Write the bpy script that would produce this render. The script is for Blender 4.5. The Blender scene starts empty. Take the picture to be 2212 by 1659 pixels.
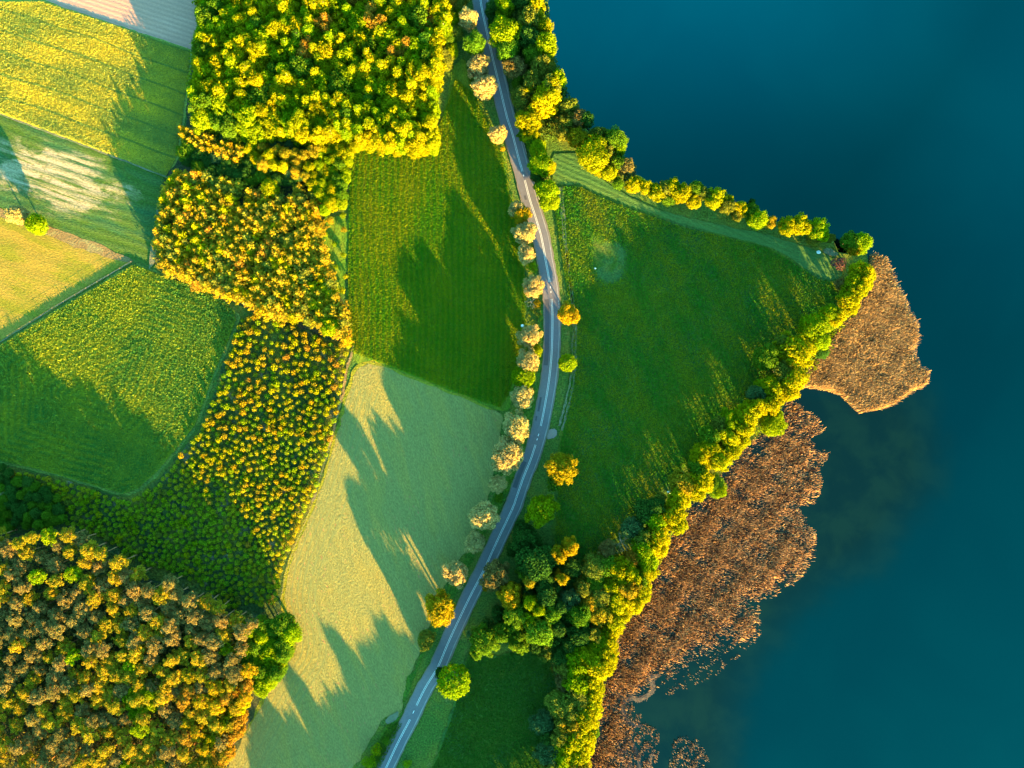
import bpy, math, random
import numpy as np
from mathutils.geometry import tessellate_polygon
from mathutils import Vector

# ------------------------------------------------------------------ camera, light
scene = bpy.context.scene
C = scene.collection
S = 440.0 / 2212.0            # metres per map unit (the survey sheet is 2212 x 1659 units)
CAM_H = 335.0
SUN_AZ = (0.482, -0.876)      # horizontal direction towards the sun
SUN_EL = math.radians(9.0)
EXPOSURE = 3.55

cam_d = bpy.data.cameras.new("camera")
cam = bpy.data.objects.new("camera", cam_d)
C.objects.link(cam)
cam.location = (0, 0, CAM_H)
cam_d.sensor_fit = 'HORIZONTAL'
cam_d.angle = 2 * math.atan(220.0 / CAM_H)
cam_d.clip_start = 1.0
cam_d.clip_end = 9000
scene.camera = cam

w = bpy.data.worlds.new("World")
scene.world = w
w.use_nodes = True
nt = w.node_tree
bg = nt.nodes['Background']
sky = nt.nodes.new('ShaderNodeTexSky')
sky.sky_type = 'NISHITA'
sky.sun_disc = False
sky.sun_elevation = SUN_EL
sky.sun_rotation = math.atan2(SUN_AZ[0], SUN_AZ[1])
sky.ozone_density = 1.6
tint = nt.nodes.new('ShaderNodeMix'); tint.data_type = 'RGBA'; tint.blend_type = 'MULTIPLY'
tint.inputs[0].default_value = 1.0
tint.inputs[7].default_value = (0.38, 1.0, 0.90, 1)
nt.links.new(sky.outputs[0], tint.inputs[6])
nt.links.new(tint.outputs[2], bg.inputs[0])
bg.inputs[1].default_value = 0.10

sun_d = bpy.data.lights.new("sun", 'SUN')
sun_d.energy = 5.0
sun_d.angle = math.radians(0.5)
sun_d.color = (1.0, 0.60, 0.14)
sun = bpy.data.objects.new("sun", sun_d)
C.objects.link(sun)
ce = math.cos(SUN_EL)
sdir = Vector((SUN_AZ[0] * ce, SUN_AZ[1] * ce, math.sin(SUN_EL)))
sun.rotation_euler = sdir.to_track_quat('Z', 'Y').to_euler()
sun.location = (200, -300, 200)

vs = scene.view_settings
vs.view_transform = 'Standard'
try: vs.look = 'None'
except Exception: pass
vs.exposure = EXPOSURE
vs.gamma = 1.0
vs.use_curve_mapping = False

# ------------------------------------------------------------------ helpers
R = random.Random(11)
NR = np.random.default_rng(5)

def W(x, y):                      # map units -> metres on the ground
    return ((x - 1106.0) * S, (829.5 - y) * S)

def tag(o, label=None, cat=None, group=None, kind=None):
    if label: o['label'] = label
    if cat: o['category'] = cat
    if group: o['group'] = group
    if kind: o['kind'] = kind
    return o

def empty(name, loc, label, cat, group=None, rz=0.0):
    o = bpy.data.objects.new(name, None)
    o.empty_display_size = 1.0
    C.objects.link(o)
    o.location = loc
    o.rotation_euler = (0, 0, rz)
    return tag(o, label, cat, group)

def mesh_np(name, V, F, mats, mi=None, val=None, smooth=False):
    V = np.asarray(V, dtype=np.float32).reshape(-1, 3)
    F = np.asarray(F, dtype=np.int32)
    k = F.shape[1]
    me = bpy.data.meshes.new(name)
    me.vertices.add(len(V)); me.vertices.foreach_set('co', V.ravel())
    me.loops.add(F.size); me.loops.foreach_set('vertex_index', F.ravel())
    me.polygons.add(len(F))
    me.polygons.foreach_set('loop_start', np.arange(0, F.size, k, dtype=np.int32))
    me.polygons.foreach_set('loop_total', np.full(len(F), k, dtype=np.int32))
    if mi is not None: me.polygons.foreach_set('material_index', np.asarray(mi, dtype=np.int32))
    if smooth: me.polygons.foreach_set('use_smooth', np.ones(len(F), dtype=bool))
    for m in mats: me.materials.append(m)
    me.update(calc_edges=True)
    if val is not None:
        a = me.attributes.new('v', 'FLOAT', 'FACE')
        a.data.foreach_set('value', np.asarray(val, dtype=np.float32))
    return me

def obj(name, me, parent=None, loc=(0, 0, 0)):
    o = bpy.data.objects.new(name, me)
    C.objects.link(o)
    o.location = loc
    if parent: o.parent = parent
    return o

# ------------------------------------------------------------------ materials
def newmat(name):
    m = bpy.data.materials.new(name); m.use_nodes = True
    t = m.node_tree
    return m, t, t.nodes['Principled BSDF'], t.nodes['Material Output']

def N(t, kind, **kw):
    n = t.nodes.new(kind)
    for k, v in kw.items(): setattr(n, k, v)
    return n

def coords(t, rot=0.0, scale=(1, 1, 1)):
    tc = N(t, 'ShaderNodeTexCoord'); mp = N(t, 'ShaderNodeMapping')
    mp.inputs['Rotation'].default_value = (0, 0, rot)
    mp.inputs['Scale'].default_value = scale
    # rotate first, then stretch
    if scale != (1, 1, 1):
        m0 = N(t, 'ShaderNodeMapping'); m0.inputs['Rotation'].default_value = (0, 0, rot)
        mp.inputs['Rotation'].default_value = (0, 0, 0)
        t.links.new(tc.outputs['Object'], m0.inputs[0]); t.links.new(m0.outputs[0], mp.inputs[0])
    else:
        t.links.new(tc.outputs['Object'], mp.inputs[0])
    return mp.outputs[0]

def noise(t, co, scale, detail=3.0, rough=0.55, dist=0.0):
    n = N(t, 'ShaderNodeTexNoise')
    n.inputs['Scale'].default_value = scale; n.inputs['Detail'].default_value = detail
    n.inputs['Roughness'].default_value = rough; n.inputs['Distortion'].default_value = dist
    t.links.new(co, n.inputs['Vector'])
    return n.outputs['Fac']

def ramp(t, fac, lo, hi):
    m = N(t, 'ShaderNodeMapRange'); m.clamp = True; m.interpolation_type = 'SMOOTHSTEP'
    m.inputs['From Min'].default_value = min(lo, hi); m.inputs['From Max'].default_value = max(lo, hi)
    if lo > hi: m.inputs['To Min'].default_value = 1.0; m.inputs['To Max'].default_value = 0.0
    t.links.new(fac, m.inputs['Value'])
    return m.outputs[0]

def mixc(t, fac, a, b, blend='MIX'):
    m = N(t, 'ShaderNodeMix'); m.data_type = 'RGBA'; m.blend_type = blend
    if isinstance(fac, float): m.inputs[0].default_value = fac
    else: t.links.new(fac, m.inputs[0])
    for i, s in ((6, a), (7, b)):
        if isinstance(s, tuple): m.inputs[i].default_value = (s[0], s[1], s[2], 1)
        else: t.links.new(s, m.inputs[i])
    return m.outputs[2]

def mul(t, a, b, op='MULTIPLY'):
    m = N(t, 'ShaderNodeMath'); m.operation = op
    for i, s in ((0, a), (1, b)):
        if isinstance(s, (int, float)): m.inputs[i].default_value = s
        else: t.links.new(s, m.inputs[i])
    return m.outputs[0]

def field_mat(name, base, layers, fine=0.35, bump=1.0, bscale=1.3, rot=0.0, bdist=0.5, stretch=1.0):
    """layers: (colour, scale, stretch, rotation, lo, hi, strength) patches blended over the base"""
    m, t, bs, out = newmat(name)
    col = base
    for (c, sc, st, ro, lo, hi, k) in layers:
        co = coords(t, ro, (1.0, st, 1.0))
        f = ramp(t, noise(t, co, sc, 4.0, 0.6, 0.3), lo, hi)
        col = mixc(t, mul(t, f, k), col, c)
    co = coords(t, rot, (1.0, stretch, 1.0))
    fn = noise(t, co, bscale, 3.0, 0.7)
    g = ramp(t, fn, 0.3, 0.7)
    dark = mixc(t, g, (1 - fine,) * 3, (1 + fine * 0.6,) * 3)
    col = mixc(t, 1.0, col, dark, 'MULTIPLY')
    t.links.new(col, bs.inputs['Base Color'])
    bs.inputs['Roughness'].default_value = 0.95
    bs.inputs['Specular IOR Level'].default_value = 0.1
    if bump > 0:
        b = N(t, 'ShaderNodeBump')
        b.inputs['Strength'].default_value = bump; b.inputs['Distance'].default_value = bdist
        t.links.new(fn, b.inputs['Height']); t.links.new(b.outputs[0], bs.inputs['Normal'])
    return m

def leaf_mat(name, trans=0.3):
    m, t, bs, out = newmat(name)
    t.nodes.remove(bs)
    oi = N(t, 'ShaderNodeObjectInfo'); at = N(t, 'ShaderNodeAttribute'); at.attribute_name = 'v'
    vv = mixc(t, at.outputs['Fac'], (0.62, 0.72, 0.6), (1.38, 1.25, 1.2))
    col = mixc(t, 1.0, oi.outputs['Color'], vv, 'MULTIPLY')
    d = N(t, 'ShaderNodeBsdfDiffuse'); tr = N(t, 'ShaderNodeBsdfTranslucent')
    t.links.new(col, d.inputs[0]); t.links.new(col, tr.inputs[0])
    mx = N(t, 'ShaderNodeMixShader'); mx.inputs[0].default_value = trans
    t.links.new(d.outputs[0], mx.inputs[1]); t.links.new(tr.outputs[0], mx.inputs[2])
    t.links.new(mx.outputs[0], out.inputs[0])
    return m

def fleck_mat(name, ca, cb, trans=0.2):
    """small plants merged into one mesh: colour runs from ca to cb with the per-face value"""
    m, t, bs, out = newmat(name)
    t.nodes.remove(bs)
    at = N(t, 'ShaderNodeAttribute'); at.attribute_name = 'v'
    col = mixc(t, at.outputs['Fac'], ca, cb)
    d = N(t, 'ShaderNodeBsdfDiffuse'); tr = N(t, 'ShaderNodeBsdfTranslucent')
    t.links.new(col, d.inputs[0]); t.links.new(col, tr.inputs[0])
    mx = N(t, 'ShaderNodeMixShader'); mx.inputs[0].default_value = trans
    t.links.new(d.outputs[0], mx.inputs[1]); t.links.new(tr.outputs[0], mx.inputs[2])
    t.links.new(mx.outputs[0], out.inputs[0])
    return m

def plain(name, col, rough=0.8, var=0.25, scale=1.0, bump=0.0):
    m, t, bs, out = newmat(name)
    co = coords(t)
    n = noise(t, co, scale, 4.0, 0.6)
    c = mixc(t, n, tuple(x * (1 - var) for x in col), tuple(min(1, x * (1 + var)) for x in col))
    t.links.new(c, bs.inputs['Base Color'])
    bs.inputs['Roughness'].default_value = rough
    if bump:
        b = N(t, 'ShaderNodeBump'); b.inputs['Strength'].default_value = bump; b.inputs['Distance'].default_value = 0.1
        t.links.new(n, b.inputs['Height']); t.links.new(b.outputs[0], bs.inputs['Normal'])
    return m

LEAF = leaf_mat('foliage', 0.42)
NEEDLE = leaf_mat('needles', 0.30)
BARK = plain('bark', (0.16, 0.11, 0.07), 0.9, 0.4, 3.0)
PINEBARK = plain('pine_bark', (0.34, 0.15, 0.06), 0.9, 0.35, 2.0)
BIRCHBARK = plain('birch_bark', (0.5, 0.47, 0.40), 0.8, 0.35, 3.0)
DEADWOOD = plain('dead_wood', (0.42, 0.30, 0.20), 0.9, 0.3, 3.0)

# ------------------------------------------------------------------ ground shapes
def densify(P, step=2.5, jit=0.35, seed=1, smooth=1):
    P = [tuple(p) for p in P]
    for _ in range(smooth):
        Q = []
        for i in range(len(P)):
            a, b = P[i], P[(i + 1) % len(P)]
            Q.append((a[0] * .8 + b[0] * .2, a[1] * .8 + b[1] * .2))
            Q.append((a[0] * .2 + b[0] * .8, a[1] * .2 + b[1] * .8))
        P = Q
    r = random.Random(seed)
    out = []
    for i in range(len(P)):
        a, b = P[i], P[(i + 1) % len(P)]
        L = math.hypot(b[0] - a[0], b[1] - a[1]); n = max(1, int(L / step))
        if L > 400: n = max(1, int(L / 40))
        for k in range(n):
            t = k / n
            out.append((a[0] + (b[0] - a[0]) * t + r.uniform(-jit, jit), a[1] + (b[1] - a[1]) * t + r.uniform(-jit, jit)))
    return out

def sheet(name, pts, z, mat, jit=0.35, smooth=1, seed=1, step=2.5):
    P = [W(*p) for p in pts]
    P = densify(P, step, jit, seed, smooth)
    vs_ = [Vector((x, y, z)) for x, y in P]
    tris = tessellate_polygon([vs_])
    me = bpy.data.meshes.new(name)
    me.from_pydata([tuple(v) for v in vs_], [], [tuple(t) for t in tris])
    # keep every face looking up
    for p in me.polygons:
        if p.normal.z < 0: p.flip()
    me.update()
    me.materials.append(mat)
    o = obj(name, me)
    tag(o, kind='structure')
    return o

def inpoly(X, Y, poly):
    X = np.asarray(X, float); Y = np.asarray(Y, float)
    c = np.zeros(X.shape, bool)
    n = len(poly)
    for i in range(n):
        x1, y1 = poly[i]; x2, y2 = poly[(i + 1) % n]
        if y1 == y2: continue
        cond = ((y1 > Y) != (y2 > Y)) & (X < (x2 - x1) * (Y - y1) / (y2 - y1) + x1)
        c ^= cond
    return c

def edgedist(X, Y, poly):
    X = np.asarray(X, float); Y = np.asarray(Y, float)
    d = np.full(X.shape, 1e9)
    n = len(poly)
    for i in range(n):
        x1, y1 = poly[i]; x2, y2 = poly[(i + 1) % n]
        dx, dy = x2 - x1, y2 - y1
        L = dx * dx + dy * dy + 1e-9
        t = np.clip(((X - x1) * dx + (Y - y1) * dy) / L, 0, 1)
        d = np.minimum(d, np.hypot(X - x1 - t * dx, Y - y1 - t * dy))
    return d

SHORE = [(1168,-900),(1168,-60),(1170,0),(1178,60),(1192,120),(1208,190),(1236,240),(1270,284),(1318,318),(1355,368),(1410,398),(1490,425),
 (1570,455),(1670,480),(1770,508),(1800,522),(1812,545),(1835,552),(1868,548),(1876,570),(1872,600),(1856,640),(1818,690),(1775,750),(1725,830),(1690,880),(1640,940),
 (1575,1000),(1530,1050),(1470,1110),(1410,1180),(1385,1250),(1330,1330),(1312,1400),(1290,1480),(1275,1560),(1262,1660),
 (1245,1780),(1190,1880),(1120,1980),(1030,2100),(900,2230),(600,2400),(-3000,2700)]
LAND = SHORE + [(-16000, 2700), (-16000, -16000), (1168, -16000)]

# lake bed / ground sheet reaching the horizon, the land on top of it
me = bpy.data.meshes.new('lake_bed')
B = 4500
me.from_pydata([(-B, -B, -2.2), (B, -B, -2.2), (B, B, -2.2), (-B, B, -2.2)], [], [(0, 1, 2, 3)])
me.materials.append(plain('mud', (0.06, 0.05, 0.035), 0.9, 0.4, 0.1))
tag(obj('lake_bed', me), kind='structure')

grass_base = field_mat('rough_grass', (0.062, 0.125, 0.020),
    [((0.15, 0.155, 0.018), 0.05, 1, 0, 0.42, 0.62, 0.75), ((0.05, 0.115, 0.028), 0.12, 1, 0, 0.5, 0.7, 0.6),
     ((0.20, 0.17, 0.05), 0.3, 1, 0, 0.58, 0.72, 0.5)], fine=0.5, bump=1.0, bscale=1.4)

def land():
    P = densify([W(*p) for p in SHORE], 3.0, 0.5, 3, 0)
    P = P[:-1]
    rest = [(-B, P[-1][1]), (-B, B), (P[0][0], B)]
    P2 = P + rest
    vs_ = [Vector((x, y, 0)) for x, y in P2]
    tris = [tuple(t) for t in tessellate_polygon([vs_])]
    V = [tuple(v) for v in vs_]
    n = len(P)
    base = len(V)
    # bank: slopes from the land edge down into the water
    for i in range(n):
        a = P[max(0, i - 1)]; b = P[min(n - 1, i + 1)]
        dx, dy = b[0] - a[0], b[1] - a[1]; L = math.hypot(dx, dy) or 1
        nx, ny = -dy / L, dx / L           # towards the water
        V.append((P[i][0] + nx * 2.2, P[i][1] + ny * 2.2, -2.3))
    Fq = [(i, i + 1, base + i + 1, base + i) for i in range(n - 1)]
    me = bpy.data.meshes.new('ground')
    me.from_pydata(V, [], tris + Fq)
    for p in me.polygons:
        if p.normal.z < 0: p.flip()
    me.update(); me.materials.append(grass_base)
    tag(obj('ground', me), kind='structure')
land()

# ------------------------------------------------------------------ lake
REED_A = [(1878,552),(1905,560),(1925,610),(1945,650),(1958,680),(1972,705),(1975,738),(1966,765),(1980,800),(1997,804),(1995,832),(1960,850),(1930,872),(1905,884),
 (1855,894),(1840,880),(1815,855),(1785,845),(1735,838),(1722,822),(1740,800),(1775,755),(1815,700),(1850,650),(1872,600)]
REED_B = [(1722,845),(1735,865),(1735,880),(1758,910),(1764,930),(1735,945),(1762,960),(1774,985),(1765,1000),(1752,1012),(1758,1050),(1748,1080),(1705,1090),(1735,1130),(1753,1160),
 (1745,1200),(1716,1240),(1668,1270),(1625,1290),(1590,1300),(1625,1340),(1615,1378),(1580,1372),(1548,1368),(1530,1385),(1500,1400),(1470,1420),(1440,1440),(1400,1470),(1350,1500),(1342,1545),(1355,1580),
 (1345,1640),(1330,1700),(1262,1700),(1272,1600),(1290,1480),(1312,1400),(1330,1330),(1385,1250),(1410,1180),(1470,1110),(1530,1050),(1575,1000),(1640,940),(1690,880)]
SHALLOW = [(1700,800),(1990,835),(2008,900),(2028,960),(2015,1060),(1960,1130),(1890,1220),(1800,1260),(1720,1330),(1660,1400),(1610,1470),(1592,1560),(1590,1720),(1250,1720),(1250,1400),(1500,1000)]

def lake():
    xs = np.concatenate([[-4500, -1500, -600], np.arange(-300, 320, 3.0), [600, 1500, 4500]])
    ys = np.concatenate([[-4500, -1500, -600], np.arange(-260, 262, 3.0), [600, 1500, 4500]])
    X, Y = np.meshgrid(xs, ys)
    fx = X / S + 1106; fy = 829.5 - Y / S
    d = edgedist(fx, fy, SHALLOW); ins = inpoly(fx, fy, SHALLOW)
    sh = np.clip(0.5 + np.where(ins, d, -d) / 120.0, 0, 1)
    rb = np.zeros_like(sh)
    for poly in (REED_A, REED_B):
        dd = edgedist(fx, fy, poly); ii = inpoly(fx, fy, poly)
        rb = np.maximum(rb, np.clip(0.4 + np.where(ii, dd, -dd) / 25.0, 0, 1))
    ny, nx = X.shape
    idx = np.arange(nx * ny).reshape(ny, nx)
    Fq = np.stack([idx[:-1, :-1], idx[:-1, 1:], idx[1:, 1:], idx[1:, :-1]], -1).reshape(-1, 4)
    V = np.stack([X, Y, np.full_like(X, -0.5)], -1).reshape(-1, 3)
    m, t, bs, out = newmat('lake_water')
    a1 = N(t, 'ShaderNodeAttribute'); a1.attribute_name = 'shallow'
    a2 = N(t, 'ShaderNodeAttribute'); a2.attribute_name = 'mud'
    a3 = N(t, 'ShaderNodeAttribute'); a3.attribute_name = 'skylit'  # weight of the sky reflection painted into the water colour
    co = coords(t)
    n1 = noise(t, co, 0.012, 3.0, 0.5, 0.5)
    n2 = noise(t, co, 0.06, 5.0, 0.6, 0.3)
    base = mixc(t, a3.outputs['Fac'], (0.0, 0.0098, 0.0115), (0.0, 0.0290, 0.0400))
    base = mixc(t, ramp(t, n1, 0.3, 0.7), base, mixc(t, 1.0, base, (1.0, 1.18, 1.12), 'MULTIPLY'))
    shc = mixc(t, ramp(t, n2, 0.38, 0.66), (0.0038, 0.0096, 0.0092), (0.0075, 0.0128, 0.0098))
    f = mul(t, a1.outputs['Fac'], ramp(t, mul(t, n2, a1.outputs['Fac'], 'ADD'), 0.35, 1.05))
    col = mixc(t, f, base, shc)
    col = mixc(t, mul(t, a2.outputs['Fac'], 0.75), col, (0.009, 0.008, 0.007))
    t.links.new(col, bs.inputs['Base Color'])
    bs.inputs['Roughness'].default_value = 0.25
    gl = N(t, 'ShaderNodeBsdfGlossy'); gl.inputs['Roughness'].default_value = 0.14
    t.links.new(mixc(t, 1.0, col, (4.3, 4.7, 3.8), 'MULTIPLY'), gl.inputs['Color'])
    mxs = N(t, 'ShaderNodeMixShader'); mxs.inputs[0].default_value = 0.985
    t.links.new(bs.outputs[0], mxs.inputs[1]); t.links.new(gl.outputs[0], mxs.inputs[2]); t.links.new(mxs.outputs[0], out.inputs[0])
    bs.inputs['IOR'].default_value = 1.5; bs.inputs['Specular Tint'].default_value = (0.12, 0.75, 1.0, 1)
    bn = N(t, 'ShaderNodeBump'); bn.inputs['Strength'].default_value = 0.12; bn.inputs['Distance'].default_value = 0.3
    t.links.new(noise(t, co, 0.9, 4.0, 0.6), bn.inputs['Height']); t.links.new(bn.outputs[0], bs.inputs['Normal'])
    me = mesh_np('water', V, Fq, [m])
    # paler northwards, darker by its shore: partly sky reflection and tree shade painted in
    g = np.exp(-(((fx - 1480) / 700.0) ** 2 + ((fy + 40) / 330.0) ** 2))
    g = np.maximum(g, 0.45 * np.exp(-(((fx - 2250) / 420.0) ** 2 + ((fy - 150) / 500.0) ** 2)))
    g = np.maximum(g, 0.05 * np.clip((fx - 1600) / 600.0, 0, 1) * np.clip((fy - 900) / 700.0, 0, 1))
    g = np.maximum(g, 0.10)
    for nm, arr in (('shallow', sh), ('mud', rb), ('skylit', g)):
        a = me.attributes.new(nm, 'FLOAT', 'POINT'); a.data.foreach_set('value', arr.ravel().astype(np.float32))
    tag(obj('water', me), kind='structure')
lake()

# ------------------------------------------------------------------ fields
PI = math.pi
A_ROW = math.radians(18.3)     # the western strips run down to the right
Z = iter([0.02 * k for k in range(1, 60)])
m_plough = field_mat('ploughed_soil', (0.34, 0.32, 0.29),
    [((0.44, 0.40, 0.34), 0.9, 0.02, 0, 0.4, 0.6, 0), ((0.26, 0.24, 0.22), 0.55, 1, 0, 0.45, 0.6, 0)], fine=0.05, bump=0)
def row_field(name, c1, c2, c3, period, rot, wob=0.6, bump=0.6, patch=0.02, lo=0.45, hi=0.6, pk=1.0, fine=0.3, rowk=0.6, streak=None):
    m, t, bs, out = newmat(name)
    co = coords(t, rot)
    wv = N(t, 'ShaderNodeTexWave'); wv.wave_type = 'BANDS'; wv.bands_direction = 'Y'; wv.wave_profile = 'SIN'
    wv.inputs['Scale'].default_value = 0.314 / period   # one band every `period` metres
    wv.inputs['Distortion'].default_value = wob; wv.inputs['Detail'].default_value = 3; wv.inputs['Detail Scale'].default_value = 0.4
    t.links.new(co, wv.inputs['Vector'])
    p = ramp(t, noise(t, coords(t, rot, (1, 3.5, 1)), patch, 6.0, 0.65, 0.5), lo, hi)
    base = mixc(t, mul(t, p, pk), c1, c2)
    if streak:
        s = ramp(t, noise(t, coords(t, rot, (1, 14, 1)), 0.035, 5.0, 0.65), streak[1], streak[2])
        cx, cy, rx, ry = streak[3]
        mp1 = N(t, 'ShaderNodeMapping'); mp1.vector_type = 'POINT'
        tc1 = N(t, 'ShaderNodeTexCoord'); mp0 = N(t, 'ShaderNodeMapping'); mp0.inputs['Location'].default_value = (-cx, -cy, 0)
        t.links.new(tc1.outputs['Object'], mp0.inputs[0])
        mp1.inputs['Rotation'].default_value = (0, 0, rot); t.links.new(mp0.outputs[0], mp1.inputs[0])
        mp2 = N(t, 'ShaderNodeMapping'); mp2.inputs['Scale'].default_value = (1 / rx, 1 / ry, 0); t.links.new(mp1.outputs[0], mp2.inputs[0])
        vl = N(t, 'ShaderNodeVectorMath'); vl.operation = 'LENGTH'; t.links.new(mp2.outputs[0], vl.inputs[0])
        blot = noise(t, coords(t, rot, (1, 2.2, 1)), 0.06, 6.0, 0.7)
        e_ = mul(t, vl.outputs['Value'], mul(t, blot, -1.6), 'ADD')
        em = ramp(t, e_, 0.25, -0.25)
        s = mul(t, mul(t, s, em), ramp(t, blot, 0.36, 0.52))
        base = mixc(t, s, base, streak[0])
    k = mul(t, ramp(t, wv.outputs['Fac'], 0.15, 0.9), rowk)
    base = mixc(t, k, base, c3)
    fn = noise(t, coords(t, rot, (1, 2.0, 1)), 0.9, 4.0, 0.7)
    dark = mixc(t, ramp(t, fn, 0.3, 0.7), (1 - fine,) * 3, (1 + fine * 0.6,) * 3)
    base = mixc(t, 1.0, base, dark, 'MULTIPLY')
    t.links.new(base, bs.inputs['Base Color']); bs.inputs['Roughness'].default_value = 0.95
    bs.inputs['Specular IOR Level'].default_value = 0.1
    b = N(t, 'ShaderNodeBump'); b.inputs['Strength'].default_value = bump; b.inputs['Distance'].default_value = 0.5
    t.links.new(mul(t, fn, mul(t, wv.outputs['Fac'], 0.35), 'ADD'), b.inputs['Height']); t.links.new(b.outputs[0], bs.inputs['Normal'])
    return m

mA = row_field('ploughed_soil_rows', (0.46, 0.235, 0.180), (0.52, 0.27, 0.21), (0.38, 0.20, 0.155), 1.9, A_ROW, 0.5, 0.35, 0.02, fine=0.12, rowk=0.75)
mB = row_field('rapeseed', (0.34, 0.33, 0.055), (0.22, 0.28, 0.070), (0.17, 0.24, 0.06), 14.0, A_ROW, 5.0, 1.0, 0.03, 0.42, 0.6, fine=0.45, rowk=0.30)
mC = row_field('sparse_crop', (0.055, 0.105, 0.015), (0.035, 0.100, 0.035), (0.09, 0.135, 0.035), 4.0, A_ROW, 5.0, 0.6, 0.02, fine=0.4, rowk=0.30,
               streak=((0.42, 0.31, 0.20), 0.36, 0.56, ((115 - 1106) * S, (829.5 - 385) * S, 36.0, 15.0)))
mE = row_field('pasture', (0.27, 0.185, 0.030), (0.185, 0.170, 0.016), (0.24, 0.19, 0.035), 9.0, A_ROW, 9.0, 0.7, 0.05, 0.45, 0.65, fine=0.3, rowk=0.10)
mF = row_field('tall_crop', (0.12, 0.19, 0.038), (0.20, 0.23, 0.038), (0.07, 0.16, 0.045), 9.0, math.radians(20), 9.0, 1.0, 0.028, 0.40, 0.62, fine=0.55, rowk=0.3)
mH = row_field('hay_meadow', (0.08, 0.175, 0.012), (0.14, 0.19, 0.014), (0.055, 0.145, 0.018), 5.0, math.radians(92), 2.5, 0.9, 0.03, 0.40, 0.62, fine=0.4, rowk=0.3)
mI = row_field('mown_hay', (0.210, 0.190, 0.058), (0.245, 0.200, 0.052), (0.185, 0.178, 0.056), 5.0, math.radians(72), 6.0, 0.9, 0.03, fine=0.30, rowk=0.22)
mJ = field_mat('lake_meadow', (0.045, 0.105, 0.016),
    [((0.085, 0.135, 0.012), 0.02, 1, 0, 0.40, 0.62, 0.9), ((0.028, 0.095, 0.030), 0.035, 1, 0.4, 0.5, 0.68, 0.7), ((0.15, 0.14, 0.015), 0.10, 2.0, -1.0, 0.56, 0.72, 0.55)], fine=0.4, bump=1.0, bscale=0.9)
mK = row_field('mown_strip', (0.055, 0.130, 0.034), (0.070, 0.135, 0.030), (0.045, 0.115, 0.028), 2.2, math.radians(24), 3.0, 0.6, 0.03, fine=0.25, rowk=0.22)
mL = field_mat('flattened_grass', (0.050, 0.10, 0.010), [((0.05, 0.11, 0.03), 0.12, 1, 0, 0.42, 0.6, 0.9), ((0.10, 0.12, 0.020), 0.1, 1, 1, 0.52, 0.66, 0.8)], fine=0.35)
mS = field_mat('scrub', (0.045, 0.080, 0.020), [((0.15, 0.14, 0.018), 0.06, 1, 0, 0.42, 0.6, 0.8), ((0.20, 0.15, 0.12), 0.11, 1, 1, 0.56, 0.70, 0.7), ((0.025, 0.060, 0.025), 0.09, 1, 2, 0.5, 0.66, 0.7)], fine=0.55, bscale=1.1)
mFloor = field_mat('forest_floor', (0.045, 0.060, 0.025), [((0.09, 0.06, 0.04), 0.1, 1, 0, 0.45, 0.65, 0.6)], fine=0.5)
mDirt = field_mat('bare_earth', (0.20, 0.13, 0.055), [((0.24, 0.22, 0.09), 0.12, 1, 0, 0.5, 0.66, 0.7)], fine=0.3, bump=0.7)
mTrack = field_mat('cart_track_soil', (0.14, 0.14, 0.085), [((0.11, 0.16, 0.06), 0.35, 1, 0, 0.45, 0.62, 0.7)], fine=0.3, bump=0.6)
mVerge = field_mat('lush_verge', (0.045, 0.12, 0.014), [((0.10, 0.15, 0.012), 0.08, 1, 0, 0.45, 0.62, 0.7)], fine=0.5)
mRim = field_mat('uncut_rim', (0.20, 0.19, 0.016), [((0.10, 0.14, 0.014), 0.15, 1, 0, 0.5, 0.66, 0.7)], fine=0.4)

forest_floor_polys = {
 'top': [(430,-500),(425,20),(436,60),(418,108),(412,160),(405,210),(400,280),(385,350),(352,385),(340,470),(332,560),(345,585),(420,622),(520,660),(560,680),(640,705),(700,730),(762,745),
         (755,700),(735,640),(700,600),(690,520),(688,460),(740,455),(756,380),(765,318),(830,318),(935,318),(945,270),(945,140),(965,60),(985,-60),(1000,-500)],
 'south': [(-700,1140),(60,1155),(130,1150),(190,1165),(250,1205),(300,1245),(380,1262),(450,1290),(500,1325),(560,1345),(622,1345),(632,1395),(612,1440),(575,1490),(530,1580),(492,1660),(380,2100),(-700,2100)]}

sheet('ploughed_field', [(90,0),(415,108),(450,118),(500,-200),(600,-700),(-1800,-700),(-600,-231)], next(Z), mA, 0.2, 0)
sheet('rapeseed_field', [(-600,-231),(93,0),(414,107),(414,160),(404,215),(400,260),(385,345),(363,383),(243,338),(0,247),(-600,28)], next(Z), mB, 0.3, 0)
sheet('striped_field', [(-600,28),(0,247),(243,338),(363,383),(353,410),(340,467),(330,556),(318,582),(290,566),(267,548),(0,448),(-600,225)], next(Z), mC, 0.3, 0)
sheet('pasture_field', [(-600,240),(0,462),(100,500),(200,535),(280,565),(283,568),(120,665),(0,740),(-400,1010)], next(Z), mE, 0.3, 0)
sheet('earth_strip', [(-500,275),(-500,255),(0,451),(90,482),(200,522),(280,556),(290,563),(284,568),(255,562),(180,540),(95,506),(30,480),(0,470)], next(Z), mDirt, 0.5, 1)
sheet('crop_field', [(290,567),(330,582),(420,612),(480,640),(515,668),(518,690),(498,740),(470,800),(450,860),(428,920),(380,980),(345,1022),(305,1060),(270,1073),(180,1045),(90,1020),(0,1000),(-400,900),(-400,1030),(0,742),(120,668)], next(Z), mF, 0.5, 1)
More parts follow.
